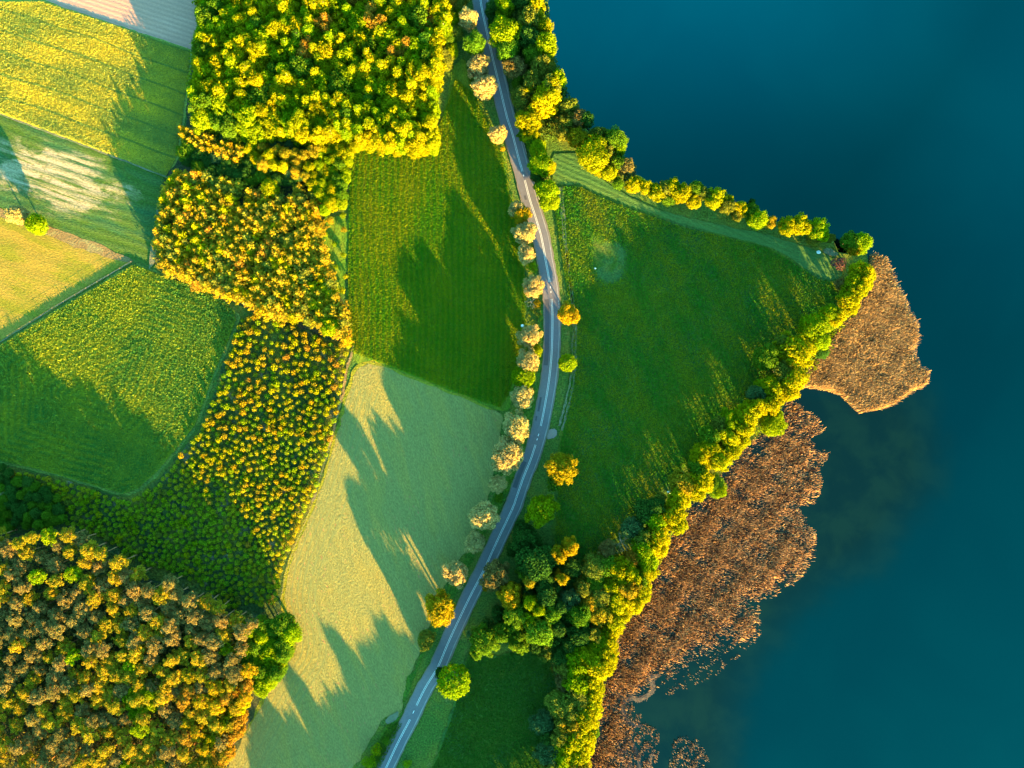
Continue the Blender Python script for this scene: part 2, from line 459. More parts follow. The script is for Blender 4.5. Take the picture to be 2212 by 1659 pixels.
sheet('hay_meadow', [(764,312),(840,318),(930,316),(958,250),(975,150),(1000,120),(1022,190),(1060,270),(1090,330),(1105,420),(1122,500),(1138,600),(1138,700),(1128,760),(1112,830),(1102,890),(1080,888),(1020,866),(940,836),(870,808),(812,784),(775,790),(755,760),(748,600),(752,400)], next(Z), mH, 0.6, 1)
sheet('uncut_rim', [(812,779),(790,779),(764,793),(748,835),(735,890),(705,1000),(678,1080),(645,1150),(612,1240),(603,1310),(622,1355),(628,1400),(600,1450),(575,1480),(500,1640),(440,1800),(470,1800),(620,1500),(650,1350),(660,1200),(760,900),(900,860),(1085,893),(1020,862),(940,832),(870,804)], next(Z), mRim, 0.5, 1)
def flecks(m, colour, sc, lo, hi):
    t = m.node_tree; bs = t.nodes['Principled BSDF']
    src = bs.inputs['Base Color'].links[0].from_socket
    f = ramp(t, noise(t, coords(t, math.radians(70), (1, 2.5, 1)), sc, 3.0, 0.6), lo, hi)
    f = mul(t, f, ramp(t, noise(t, coords(t), 0.03, 2.0, 0.5), 0.42, 0.6))
    t.links.new(mixc(t, f, src, colour), bs.inputs['Base Color'])
flecks(mI, (0.30, 0.14, 0.065), 0.35, 0.60, 0.70)
sheet('mown_field', [(802,786),(780,790),(768,803),(752,850),(740,900),(715,990),(690,1065),(660,1140),(630,1210),(618,1260),(616,1320),(638,1370),(640,1410),(612,1450),(585,1490),(545,1560),(495,1650),(430,1800),(640,1800),(766,1659),(818,1565),(838,1545),(864,1550),(875,1489),(905,1416),(953,1279),(1000,1200),(1040,1110),(1060,1060),(1074,980),(1086,905),(1082,892),(1020,868),(940,838),(870,810),(830,794)], next(Z), mI, 0.5, 1)
sheet('lake_meadow', [(1192,430),(1210,560),(1232,700),(1228,850),(1205,960),(1200,1060),(1190,1180),(1230,1230),(1280,1230),(1420,1080),(1520,980),(1640,870),(1720,770),(1810,680),(1830,600),(1660,520),(1380,450),(1260,380),(1195,345)], next(Z), mJ, 0.6, 1)
sheet('mown_strip', [(1192,335),(1225,330),(1256,334),(1293,384),(1353,421),(1423,453),(1523,480),(1659,507),(1759,540),(1799,558),(1812,575),(1819,594),(1806,604),(1792,605),(1769,597),(1732,574),(1692,550),(1659,530),(1573,510),(1473,483),(1373,450),(1306,423),(1253,398),(1206,402),(1192,375)], next(Z), mK, 0.4, 1)
sheet('flattened_patch', [(1280,514),(1310,520),(1340,525),(1356,545),(1352,580),(1340,605),(1312,616),(1290,605),(1278,560)], next(Z), mL, 0.6, 1)
sheet('scrub_ground', [(518,690),(560,680),(640,705),(700,730),(764,745),(752,800),(738,870),(718,960),(688,1060),(650,1140),(615,1230),(606,1310),(620,1345),(560,1350),(500,1330),(440,1290),(380,1262),(300,1245),(250,1205),(190,1165),(130,1150),(0,1155),(-500,1140),(-500,870),(0,1003),(90,1023),(180,1048),(270,1077),(308,1064),(350,1026),(385,984),(435,922),(462,850),(480,790),(502,742)], next(Z), mS, 0.5, 1)
sheet('forest_floor', forest_floor_polys['top'], next(Z), mFloor, 0.6, 1)
sheet('forest_floor', forest_floor_polys['south'], next(Z), mFloor, 0.6, 1)
sheet('clearing_grass', [(700,470),(742,465),(752,480),(748,600),(745,640),(720,620),(702,560),(690,500)], next(Z), mH, 0.6, 1)
sheet('south_meadow', [(1010,1400),(1060,1420),(1150,1390),(1190,1430),(1210,1500),(1190,1600),(1160,1700),(1100,1900),(850,1900),(940,1640),(980,1520)], next(Z), mJ, 0.6, 1)
sheet('verge', [(876,1470),(900,1440),(955,1290),(1010,1195),(1040,1130),(1085,1030),(1090,930),(1130,880),(1150,800),(1163,700),(1168,640),(1186,700),(1180,820),(1150,930),(1110,1040),(1040,1170),(975,1300),(910,1430),(880,1500),(850,1590),(800,1720),(760,1720),(800,1640),(835,1560),(868,1545)], next(Z), mVerge, 0.6, 1)
sheet('dirt_path', [(353,405),(364,385),(360,440),(352,480),(345,520),(335,570),(322,584),(326,545),(336,480),(341,440)], next(Z), mTrack, 0.5, 1)
sheet('gravel_patch', [(1185,928),(1200,925),(1204,938),(1196,946),(1184,950),(1180,940)], next(Z), plain('gravel', (0.20, 0.16, 0.145), 0.9, 0.3, 1.5, 0.5), 0.22, 2, 3, .45)
sheet('gravel_patch', [(832,1552),(850,1540),(862,1536),(858,1552),(846,1560),(836,1564)], next(Z), plain('field_gate_soil', (0.11, 0.12, 0.07), 0.9, 0.4, 0.8, 0.5), 0.25, 2, 4, .5)
sheet('gravel_patch', [(1776,540),(1790,535),(1812,548),(1800,555),(1786,552)], next(Z), mTrack, 0.3, 2, 5, .5)

def strip(name, pts, half, z, mat, jit=0.0, gaps=None):
    P = [Vector((*W(*p), 0)) for p in pts]
    V, Fq = [], []
    for i, p in enumerate(P):
        d = (P[min(i + 1, len(P) - 1)] - P[max(i - 1, 0)]).normalized()
        n = Vector((-d.y, d.x, 0))
        h1 = half + R.uniform(-jit, jit); h2 = half + R.uniform(-jit, jit)
        V += [tuple(p + n * h1 + Vector((0, 0, z))), tuple(p - n * h2 + Vector((0, 0, z)))]
    for i in range(len(P) - 1):
        Fq.append((2 * i, 2 * i + 1, 2 * i + 3, 2 * i + 2))
    me = bpy.data.meshes.new(name); me.from_pydata(V, [], Fq)
    for p in me.polygons:
        if p.normal.z < 0: p.flip()
    me.update(); me.materials.append(mat)
    return tag(obj(name, me), kind='structure')

def spline(pts, n=8):
    out = []
    Q = [pts[0]] + list(pts) + [pts[-1]]
    for i in range(1, len(Q) - 2):
        p0, p1, p2, p3 = Q[i - 1], Q[i], Q[i + 1], Q[i + 2]
        for k in range(n):
            t = k / n
            out.append(tuple(0.5 * ((2 * p1[j]) + (-p0[j] + p2[j]) * t + (2 * p0[j] - 5 * p1[j] + 4 * p2[j] - p3[j]) * t * t + (-p0[j] + 3 * p1[j] - 3 * p2[j] + p3[j]) * t ** 3) for j in (0, 1)))
    out.append(tuple(pts[-1]))
    return out

mMow2 = plain('tramline_grass', (0.030, 0.075, 0.008), 0.95, 0.35, 0.6)
def offs0(pts, d):
    out = []
    for i, p in enumerate(pts):
        a = pts[max(i - 1, 0)]; b = pts[min(i + 1, len(pts) - 1)]
        dx, dy = b[0] - a[0], b[1] - a[1]; L = math.hypot(dx, dy) or 1
        out.append((p[0] - dy / L * d / S * -1, p[1] + dx / L * d / S * -1))
    return out
# ruts of the track east of the road
for pts in ([(1208,405),(1212,440),(1216,500),(1224,553),(1232,620),(1238,690),(1237,740),(1236,800),(1226,850),(1216,890),(1208,920)],
            [(1214,405),(1219,467),(1225,553),(1234,620),(1243,690),(1243,750),(1241,810),(1232,860),(1222,900),(1214,930)]):
    strip('dirt_path', spline(pts, 6), 0.42, 0.45, mTrack, 0.3)
strip('dirt_path', spline([(0,740),(60,702),(120,663),(200,615),(282,567)], 10), 0.22, 0.455, mTrack, 0.15)
strip('dirt_path', spline([(0,247),(120,292),(243,338),(363,384)], 14), 0.35, 0.455, mTrack, 0.2)
LEFT = [(766,835),(752,880),(728,970),(700,1060),(665,1150),(640,1215),(628,1280),(632,1320),(650,1365),(650,1410),(625,1450),(590,1510),(545,1590),(505,1670)]
mMow = plain('mowing_line_grass', (0.155, 0.155, 0.042), 0.95, 0.35, 0.6)
for k_, d_ in enumerate((0.4, 2.9, 5.2, 8.0, 10.6)):
    strip('mowing_line', offs0(spline(LEFT, 6), d_), .26, .192, mMow, .2)
for k_ in range(0, 5, 2):      # tramlines of the middle meadow
    x_ = 768 + 9 * k_
    strip('mowing_line', spline([(x_ + 6, 345), (x_, 420), (x_ - 6, 520), (x_ - 8, 620), (x_ - 4, 720), (x_ + 6, 768 + k_ * 4)], 8), .3, .2, mMow2, .2)
strip('dirt_path', spline([(762,755),(757,775),(748,800),(742,850),(735,870),(720,935),(712,965)], 8), 0.5, 0.455, mDirt, 0.25)

# ------------------------------------------------------------------ road
CL = [(1030,-140),(1034,-70),(1038,0),(1051,67),(1066,133),(1079,187),(1095,253),(1106,287),(1119,337),(1131,380),(1144,430),(1156,467),(1168,507),(1176,547),
 (1178,560),(1186,603),(1190,632),(1193,670),(1193,720),(1191,770),(1186,820),(1178,870),(1168,920),(1159,953),(1146,993),(1131,1030),(1116,1073),(1106,1100),
 (1073,1170),(1046,1229),(1020,1279),(997,1326),(969,1386),(946,1440),(920,1483),(900,1523),(886,1553),(860,1603),(835,1656),(800,1730),(760,1815)]
CLs = spline(CL, 5)
mRoad, t, bs, out = newmat('asphalt')
co = coords(t)
f1 = noise(t, co, 0.05, 4.0, 0.6); f2 = noise(t, co, 1.2, 4.0, 0.7)
c = mixc(t, ramp(t, f1, 0.35, 0.65), (0.098, 0.092, 0.112), (0.122, 0.110, 0.125))
c = mixc(t, ramp(t, f2, 0.3, 0.7), c, mixc(t, 1.0, c, (1.18, 1.18, 1.18), 'MULTIPLY'))
t.links.new(c, bs.inputs['Base Color']); bs.inputs['Roughness'].default_value = 0.9
mPatch = plain('asphalt_patch', (0.060, 0.058, 0.072), 0.9, 0.15, 0.6)
mEdge = plain('gravel_shoulder', (0.14, 0.115, 0.09), 0.95, 0.35, 1.5, 0.4)
mWhite = plain('road_paint', (0.75, 0.75, 0.75), 0.6, 0.08, 2.0)
strip('road_shoulder', CLs, 3.75, 0.465, mEdge, 0.22)
strip('road', CLs, 3.2, 0.485, mRoad, 0.05)
# worn wheel paths and repairs
def offs(pts, d):
    out = []
    for i, p in enumerate(pts):
        a = pts[max(i - 1, 0)]; b = pts[min(i + 1, len(pts) - 1)]
        dx, dy = b[0] - a[0], b[1] - a[1]; L = math.hypot(dx, dy) or 1
        out.append((p[0] - dy / L * d / S, p[1] + dx / L * d / S))
    return out
def seg(y0, y1): return [p for p in CLs if y0 <= p[1] <= y1]
for y0, y1, d, hw in ((644, 790, 2.15, 0.95), (855, 895, 2.3, 0.45), (897, 916, 2.6, 0.35), (1000, 1065, 2.1, 0.95), (420, 432, 1.6, 0.5)):
    strip('asphalt_patch', offs(seg(y0, y1), d), hw, 0.50, mPatch, 0.05)
strip('asphalt_patch', offs(CLs, -2.9), 0.16, 0.495, plain('worn_edge', (0.24, 0.22, 0.22), 0.9, 0.3, 0.5), 0.1)
def paint(y0, y1, double=True):
    s = seg(y0, y1)
    if len(s) < 2: s = [p for p in CLs if y0 - 5 <= p[1] <= y1 + 5]
    if double:
        strip('road_marking', offs(s, 0.25), 0.065, 0.515, mWhite)
        strip('road_marking', offs(s, -0.25), 0.065, 0.515, mWhite)
    else:
        strip('road_marking', s, 0.11, 0.515, mWhite)
def dash(y0, y1):
    a = min(CLs, key=lambda p: abs(p[1] - y0)); b = min(CLs, key=lambda p: abs(p[1] - y1))
    dx, dy = b[0] - a[0], b[1] - a[1]
    def at(y): k = (y - a[1]) / (b[1] - a[1]); return (a[0] + dx * k, y)
    strip('road_marking', [at(y0), at((y0 + y1) / 2), at(y1)], 0.11, 0.515, mWhite)
paint(-140, 372); paint(387, 612); paint(640, 925); paint(958, 1524); paint(1546, 1815)
for a, b in ((378, 382), (619, 623), (629, 633), (937, 942), (947, 951), (1534, 1540)):
    CLd = CLs
    pa = [p for p in CLs]
    # straight little dash between two points interpolated on the centre line
    def cl_at(y):
        for i in range(len(pa) - 1):
            if pa[i][1] <= y <= pa[i + 1][1]:
                k = (y - pa[i][1]) / (pa[i + 1][1] - pa[i][1]); return (pa[i][0] + (pa[i + 1][0] - pa[i][0]) * k, y)
        return pa[0]
    strip('road_marking', [cl_at(a), cl_at(b)], 0.13, 0.515, mWhite)

# ------------------------------------------------------------------ geometry kit
def tube(pts, radii, sides=6):
    """returns V, F (quads) of a tapered tube along pts"""
    V, Fq = [], []
    pts = [Vector(p) for p in pts]
    for i, p in enumerate(pts):
        d = (pts[min(i + 1, len(pts) - 1)] - pts[max(i - 1, 0)]).normalized()
        u = d.orthogonal().normalized(); v = d.cross(u)
        for k in range(sides):
            a = 2 * PI * k / sides
            V.append(tuple(p + (u * math.cos(a) + v * math.sin(a)) * radii[i]))
    for i in range(len(pts) - 1):
        for k in range(sides):
            a = i * sides + k; b = i * sides + (k + 1) % sides
            Fq.append((a, b, b + sides, a + sides))
    return V, Fq

def join(parts):
    V, Fq = [], []
    o = 0
    for v, f in parts:
        V += list(v); Fq += [tuple(i + o for i in q) for q in f]; o += len(v)
    return V, Fq

def leaves(P, Nn, size, rng, jit=0.6, aspect=0.75):
    """one little rhombic leaf spray per point"""
    n = len(P)
    nn = Nn + rng.normal(0, jit, (n, 3))
    nn /= np.linalg.norm(nn, axis=1, keepdims=True) + 1e-9
    r = rng.normal(0, 1, (n, 3))
    u = np.cross(nn, r); u /= np.linalg.norm(u, axis=1, keepdims=True) + 1e-9
    v = np.cross(nn, u)
    s = (size * rng.uniform(0.6, 1.35, n))[:, None]
    bend = nn * s * 0.25
    V = np.stack([P + u * s - bend, P + v * s * aspect, P - u * s - bend, P - v * s * aspect], 1).reshape(-1, 3)
    Fq = np.arange(4 * n).reshape(n, 4)
    return V, Fq

def sph(n, rng):
    d = rng.normal(0, 1, (n, 3)); return d / (np.linalg.norm(d, axis=1, keepdims=True) + 1e-9)

def trunk_mesh(name, h, r0, limbs, mat, rng, top=0.75, lean=0.0):
    parts = []
    P = [(0, 0, -0.3), (0.1 * r0, 0, h * .15), (rng.uniform(-.3, .3) + lean * .3, rng.uniform(-.3, .3), h * .4), (rng.uniform(-.4, .4) + lean * .7, rng.uniform(-.4, .4), h * top)]
    parts.append(tube(P, [r0 * 1.35, r0, r0 * .75, r0 * .3], 7))
    for k in range(len(limbs)):
        z0, rr, z1, a = limbs[k]
        parts.append(tube([(0, 0, z0), (rr * .5 * math.cos(a), rr * .5 * math.sin(a), z0 + (z1 - z0) * .55), (rr * math.cos(a), rr * math.sin(a), z1)], [r0 * .45, r0 * .28, r0 * .1], 5))
    V, Fq = join(parts)
    return mesh_np(name, V, Fq, [mat], smooth=True)

def crown_mesh(name, lobes, size, per, rng, mat, jit=0.55, shell=0.85, floor=1.0):
    """lobes: (x,y,z,rx,rz): each a clump of leaf sprays set round its own surface"""
    Ps, Ns, Vs = [], [], []
    L = np.array([(l[0], l[1], l[2]) for l in lobes]); RX = np.array([l[3] for l in lobes]); RZ = np.array([l[4] for l in lobes])
    for i, l in enumerate(lobes):
        n = max(8, int(per * l[3] * l[3]))
        d = sph(n, rng)
        rad = rng.normal(1.0, .16, n)[:, None].clip(.6, 1.4)
        p = np.array(l[:3]) + d * rad * np.array([l[3], l[3], l[4]])
        # drop what is buried inside another clump
        q = (p[:, None, :] - L[None]) / np.stack([RX, RX, RZ], 1)[None]
        dist = np.linalg.norm(q, axis=2); dist[:, i] = 9
        keep = dist.min(1) > 0.72
        p = p[keep]; d = d[keep]
        Ps.append(p); Ns.append(d * np.array([1, 1, 1.0])); Vs.append(np.clip(rng.normal(0.5, 0.22, len(p)) + rng.normal(0, .12), 0, 1))
    P = np.concatenate(Ps); Nn = np.concatenate(Ns); v = np.concatenate(Vs)
    V, Fq = leaves(P, Nn, size, rng, jit)
    return mesh_np(name, V, Fq, [mat], val=v)

# each builder gives (crown mesh, trunk mesh, nominal radius, nominal height, fraction of height at which the crown shows widest)
def p_broad(seed, r=5.0, h=14.0, nl=34, lobe=0.31, size=0.30, per=95, name='broadleaf'):
    rng = np.random.default_rng(seed); lobes = []
    for k in range(nl):
        a = k * 2.39996 + rng.uniform(-.3, .3); q = math.sqrt((k + .5) / nl)
        rr = r * (1 - lobe * .7) * q * rng.uniform(.8, 1.15) * (1 + .16 * math.sin(2 * a + seed) + .12 * math.sin(3 * a + seed * 2))
        z = h * (0.58 + 0.29 * math.sqrt(max(0, 1 - q * q))) + rng.uniform(-1.1, 1.1)
        lr = r * lobe * rng.uniform(.5, 1.3)
        lobes.append((rr * math.cos(a), rr * math.sin(a), z, lr, lr * rng.uniform(.75, 1.05)))
    for k in range(nl // 2):     # lower skirt
        a = k * 4 * PI / nl + rng.uniform(-.2, .2); rr = r * (1 - lobe) * rng.uniform(.75, 1.0)
        lr = r * lobe * rng.uniform(.8, 1.2)
        lobes.append((rr * math.cos(a), rr * math.sin(a), h * rng.uniform(.38, .55), lr, lr))
    cr = crown_mesh(name + '_crown', lobes, size, per, rng, LEAF)
    tr = trunk_mesh(name + '_trunk', h, .32, [(h * rng.uniform(.25, .45), r * .6, h * rng.uniform(.55, .75), k * 1.26 + rng.uniform(-.3, .3)) for k in range(5)], BARK, rng)
    return cr, tr, r, h, 0.62

def p_willow(seed):      # feathery, many small clumps, ragged outline
    return p_broad(seed, 5.0, 12.0, 46, 0.22, 0.27, 125, 'willow')

def p_spiky(seed):       # upright candles of leaves
    rng = np.random.default_rng(seed); r, h = 5.0, 13.0; lobes = []
    for k in range(90):
        a = k * 2.39996; q = math.sqrt((k + .5) / 90)
        rr = r * .92 * q
        z = h * (0.52 + 0.36 * math.sqrt(max(0, 1 - q * q * .9)))
        lr = rng.uniform(.42, .62)
        lobes.append((rr * math.cos(a), rr * math.sin(a), z + rng.uniform(-.3, .3), lr, lr * 1.5))
    for k in range(26):
        a = k * .48; lobes.append((r * .75 * math.cos(a), r * .75 * math.sin(a), h * rng.uniform(.32, .52), .9, .9))
    cr = crown_mesh('chestnut_crown', lobes, 0.30, 110, rng, LEAF, 0.5)
    tr = trunk_mesh('chestnut_trunk', h, .3, [(h * .3, r * .6, h * .65, k * 1.3) for k in range(5)], BARK, rng)
    return cr, tr, r, h, 0.62

def p_birch(seed):
    rng = np.random.default_rng(seed); r, h = 2.6, 17.0; lobes = []
    for k in range(34):
        u = (k + .5) / 34
        z = h * (0.38 + 0.60 * u)
        env = r * (math.sin(PI * min(1, .18 + .82 * u)) ** .6) * (1 - .25 * u)
        a = k * 2.39996; rr = env * rng.uniform(.25, .9)
        lr = rng.uniform(.55, 1.0)
        lobes.append((rr * math.cos(a), rr * math.sin(a), z, lr, lr * 1.25))
    cr = crown_mesh('birch_crown', lobes, 0.27, 95, rng, LEAF, 0.6)
    tr = trunk_mesh('birch_trunk', h, .16, [(h * rng.uniform(.35, .6), 1.4, h * rng.uniform(.65, .85), k * 1.6) for k in range(5)], BIRCHBARK, rng, top=.93)
    return cr, tr, r, h, 0.75

def p_tallpine(seed):    # long bare trunk, flat broken crown of small tufts
    rng = np.random.default_rng(seed); r, h = 2.9, 20.0; lobes = []
    for k in range(34):
        a = k * 2.39996 + rng.uniform(-.5, .5); q = math.sqrt((k + .5) / 34)
        rr = r * .95 * q * rng.uniform(.7, 1.15) * (1 + .2 * math.sin(2 * a + seed))
        lr = rng.uniform(.32, .68)
        lobes.append((rr * math.cos(a), rr * math.sin(a), h * (.83 + .14 * (1 - q)) + rng.uniform(-1.3, .7), lr * 1.2, lr * .8))
    for k in range(9):
        a = k * .7 + rng.uniform(-.3, .3); rr = r * rng.uniform(.4, 1.0); lr = rng.uniform(.4, .7)
        lobes.append((rr * math.cos(a), rr * math.sin(a), h * rng.uniform(.64, .80), lr * 1.3, lr * .6))
    cr = crown_mesh('pine_crown', lobes, 0.21, 150, rng, NEEDLE, 0.8, .6)
    tr = trunk_mesh('pine_trunk', h, .24, [(h * rng.uniform(.60, .75), 2.2, h * rng.uniform(.74, .88), k * 1.05 + rng.uniform(-.3, .3)) for k in range(7)], PINEBARK, rng, top=.95)
    return cr, tr, r, h, 0.86

def p_youngpine(seed):   # whorls of upturned branches
    rng = np.random.default_rng(seed); r, h = 2.0, 9.0
    P, Nn, v = [], [], []
    nb = 0
    for j in range(9):
        u = j / 8.0
        z0 = h * (.22 + .72 * u); L = r * (1 - u) ** .75 * rng.uniform(.9, 1.1) + .25
        k = 6 if j < 7 else 4
        a0 = rng.uniform(0, 6)
        for b in range(k):
            a = a0 + b * 2 * PI / k + rng.uniform(-.2, .2)
            LL = L * rng.uniform(.6, 1.3)
            m = int(26 * LL / r) + 6
            s = rng.uniform(.15, 1, m) ** .8
            d = np.array([math.cos(a), math.sin(a)])
            side = rng.normal(0, .07 + .09 * s, m)
            x = d[0] * LL * s - d[1] * side; y = d[1] * LL * s + d[0] * side
            z = z0 + LL * (.25 * s + .35 * s * s) + rng.normal(0, .08, m)
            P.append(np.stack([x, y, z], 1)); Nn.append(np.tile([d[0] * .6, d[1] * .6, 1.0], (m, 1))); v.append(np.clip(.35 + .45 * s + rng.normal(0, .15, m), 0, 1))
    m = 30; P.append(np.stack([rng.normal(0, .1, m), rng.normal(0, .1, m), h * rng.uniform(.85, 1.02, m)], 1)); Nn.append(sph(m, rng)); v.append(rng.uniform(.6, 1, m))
    V, Fq = leaves(np.concatenate(P), np.concatenate(Nn), 0.21, rng, .7)
    cr = mesh_np('young_pine_crown', V, Fq, [NEEDLE], val=np.concatenate(v))
    tr = trunk_mesh('young_pine_trunk', h, .11, [], PINEBARK, rng, top=.96)
    return cr, tr, r, h, 0.55

def branchy(seed, h, r, r0, n=5, depth=3, mat=DEADWOOD, name='bare_branches', z0=.25):
    rng = np.random.default_rng(seed); parts = []
    def grow(p, d, L, rad, dep):
        q = p + d * L * .5 + Vector(rng.normal(0, .06 * L, 3)); e = p + d * L + Vector(rng.normal(0, .1 * L, 3))
        parts.append(tube([p, q, e], [rad, rad * .8, rad * .55], 5))
        if dep == 0: return
        for _ in range(3):
            nd = (d + Vector(rng.normal(0, .5, 3))).normalized(); nd.z = max(nd.z, -.1)
            grow(e, nd, L * rng.uniform(.55, .75), rad * .55, dep - 1)
    for k in range(n):
        a = k * 2 * PI / n + rng.uniform(-.3, .3)
        grow(Vector((0, 0, h * z0)), Vector((math.cos(a) * .8, math.sin(a) * .8, .8)).normalized(), r * .48, r0 * .5, depth)
    V, Fq = join(parts)
    return mesh_np(name, V, Fq, [mat])

def p_bare(seed):
    rng = np.random.default_rng(seed); r, h = 4.0, 9.0
    cr = branchy(seed, h, r, .22)
    tr = trunk_mesh('bare_trunk', h, .22, [], DEADWOOD, rng, top=.35)
    return cr, tr, r, h, .55

def p_bush(seed):
    rng = np.random.default_rng(seed); r, h = 2.0, 3.2; lobes = []
    for k in range(15):
        a = k * 2.4; q = math.sqrt((k + .5) / 15)
        lobes.append((r * .7 * q * math.cos(a), r * .7 * q * math.sin(a), h * (.35 + .38 * math.sqrt(1 - q * q)), rng.uniform(.45, .75), rng.uniform(.4, .7)))
    cr = crown_mesh('shrub_crown', lobes, 0.2, 130, rng, LEAF, .6)
    tr = trunk_mesh('shrub_stem', h, .09, [(h * .1, r * .5, h * .55, k * 1.6) for k in range(4)], BARK, rng, top=.6)
    return cr, tr, r, h, .5

def sapling_arrays(seed):
    rng = np.random.default_rng(seed); n = 150
    d = sph(n, rng); d[:, 2] = np.abs(d[:, 2]) * 1.0 - .15
    rad = rng.uniform(.6, 1.0, n)[:, None]
    P = d * rad * np.array([1.0, 1.0, 1.1]) + np.array([0, 0, .75])
    V, Fq = leaves(P, d, .19, rng, .6)
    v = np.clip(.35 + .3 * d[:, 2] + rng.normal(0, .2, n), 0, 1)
    return V, Fq, v

KINDS = {
 'broad': [p_broad(s) for s in (1, 2, 3, 4)],
 'big':   [p_broad(s, 8.0, 17.0, 56, .22, .42, 52, 'oak') for s in (11, 12)],
 'fluffy': [p_willow(s) for s in (21, 22, 23)],
 'chestnut': [p_spiky(31), p_spiky(32)],
 'birch': [p_birch(s) for s in (41, 42, 43, 44)],
 'tallpine': [p_tallpine(s) for s in (51, 52, 53, 54)],
 'youngpine': [p_youngpine(s) for s in (61, 62, 63, 64)],
 'bare': [p_bare(71), p_bare(72)],
 'bush': [p_bush(81), p_bush(82)],
}
NAMES = {'broad': 'broadleaf_tree', 'big': 'oak_tree', 'fluffy': 'willow_tree', 'chestnut': 'chestnut_tree', 'birch': 'birch_tree',
         'tallpine': 'pine_tree', 'youngpine': 'young_pine', 'bare': 'bare_tree', 'bush': 'shrub'}
NOUN = {'broad': 'broadleaf tree', 'big': 'broad-crowned tree', 'fluffy': 'feathery tree', 'chestnut': 'spiky-leaved tree', 'birch': 'narrow birch',
        'tallpine': 'tall pine', 'youngpine': 'young pine', 'bare': 'bare tree', 'bush': 'shrub'}
TINT = {'Y': ((.290, .290, .004), 'yellow'), 'B': ((.185, .270, .004), 'yellow-green'), 'G': ((.085, .175, .010), 'green'), 'O': ((.150, .180, .022), 'olive'),
        'D': ((.040, .110, .018), 'dark green'), 'A': ((.350, .250, .008), 'golden'), 'W': ((.43, .345, .140), 'whitish'), 'R': ((.34, .190, .018), 'rusty'),
        'T': ((.065, .150, .055), 'blue-green'), 'P': ((.215, .165, .050), 'brownish'), 'V': ((.15, .08, .09), 'purplish'), 'N': ((.310,.240,.014), 'amber')}
ORD = ['', 'first', 'second', 'third', 'fourth', 'fifth', 'sixth', 'seventh', 'eighth', 'ninth', 'tenth', 'eleventh', 'twelfth', 'thirteenth', 'fourteenth', 'fifteenth',
       'sixteenth', 'seventeenth', 'eighteenth', 'nineteenth']
TENS = ['', '', 'twenty', 'thirty', 'forty', 'fifty', 'sixty', 'seventy', 'eighty', 'ninety']
TENTH = ['', '', 'twentieth', 'thirtieth', 'fortieth', 'fiftieth', 'sixtieth', 'seventieth', 'eightieth', 'ninetieth']
def ordinal(n):
    if n < 20: return ORD[n]
    if n < 100: return TENTH[n // 10] if n % 10 == 0 else TENS[n // 10] + '-' + ORD[n % 10]
    return 'hundred-and-' + ordinal(n - 100) if n > 100 else 'hundredth'
REG = {}
def register(key, o, word, noun, x, y, r):
    REG.setdefault(key, []).append((x, y, r, o, word, noun))
def label_rows(key, place, rowh):
    """row by row from the top, counted from the left inside each row"""
    L = REG.get(key, [])
    if not L: return
    y0 = min(l[1] for l in L)
    rows = {}
    for l in L: rows.setdefault(int((l[1] - y0) // rowh), []).append(l)
    for n, rk in enumerate(sorted(rows)):
        for i, l in enumerate(sorted(rows[rk], key=lambda q: q[0])):
            l[3]['label'] = '%s %s, %s from left in %s row of %s' % (l[4], l[5], ordinal(i + 1), ordinal(n + 1), place)
def label_along(key, place, path):
    """counted along a line of trees"""
    L = REG.get(key, [])
    def s_(x, y):
        best = (1e9, 0); acc = 0
        for (a, b), (c, d) in zip(path, path[1:]):
            dx, dy = c - a, d - b; LL = math.hypot(dx, dy); t = max(0, min(1, ((x - a) * dx + (y - b) * dy) / LL / LL))
            q = math.hypot(x - a - t * dx, y - b - t * dy)
            if q < best[0]: best = (q, acc + t * LL)
            acc += LL
        return best[1]
    for i, l in enumerate(sorted(L, key=lambda l: s_(l[0], l[1]))):
        l[3]['label'] = '%s %s, %s %s' % (l[4], l[5], ordinal(i + 1), place)
OFF = []
def tree(x, y, r, h, kind, tint, label=None, group=None, where='', cat='tree', key=None):
    """x, y: where the crown shows on the map sheet; r: crown radius in map units; h: height in metres"""
    protos = KINDS[kind]
    cr, tr, r0, h0, fz = protos[R.randrange(len(protos))]
    k = 1 - fz * h / CAM_H                      # the crown stands above the ground point it hides
    wx, wy = W(x, y)
    sc = r * S * k / r0
    base, word = TINT[tint]
    inside = -20 <= x <= 2232 and -20 <= y <= 1680
    auto = label is None
    if auto: label = 'tree standing just beyond the lower edge of the photo'
    if not inside: group = 'trees beyond the photo edge'
    if not inside:
        OFF.append((cr, tr, wx * k, wy * k, sc, h / h0)); return None
    e = empty(NAMES[kind], (wx * k, wy * k, 0), ' '.join(label.split()), 'shrub' if kind == 'bush' else cat, group, R.uniform(0, 6.283))
    e.scale = (sc, sc, h / h0)
    if auto and inside: register(key or where, e, word, NOUN[kind], x, y, r)
    f = R.uniform(.86, 1.14); g = R.uniform(-.10, .10)
    c = (base[0] * f * (1 + g), base[1] * f, base[2] * f, 1)
    o = obj('crown' if kind != 'bare' else 'branches', cr, e); o.color = c
    o2 = obj('trunk', tr, e)
    return e

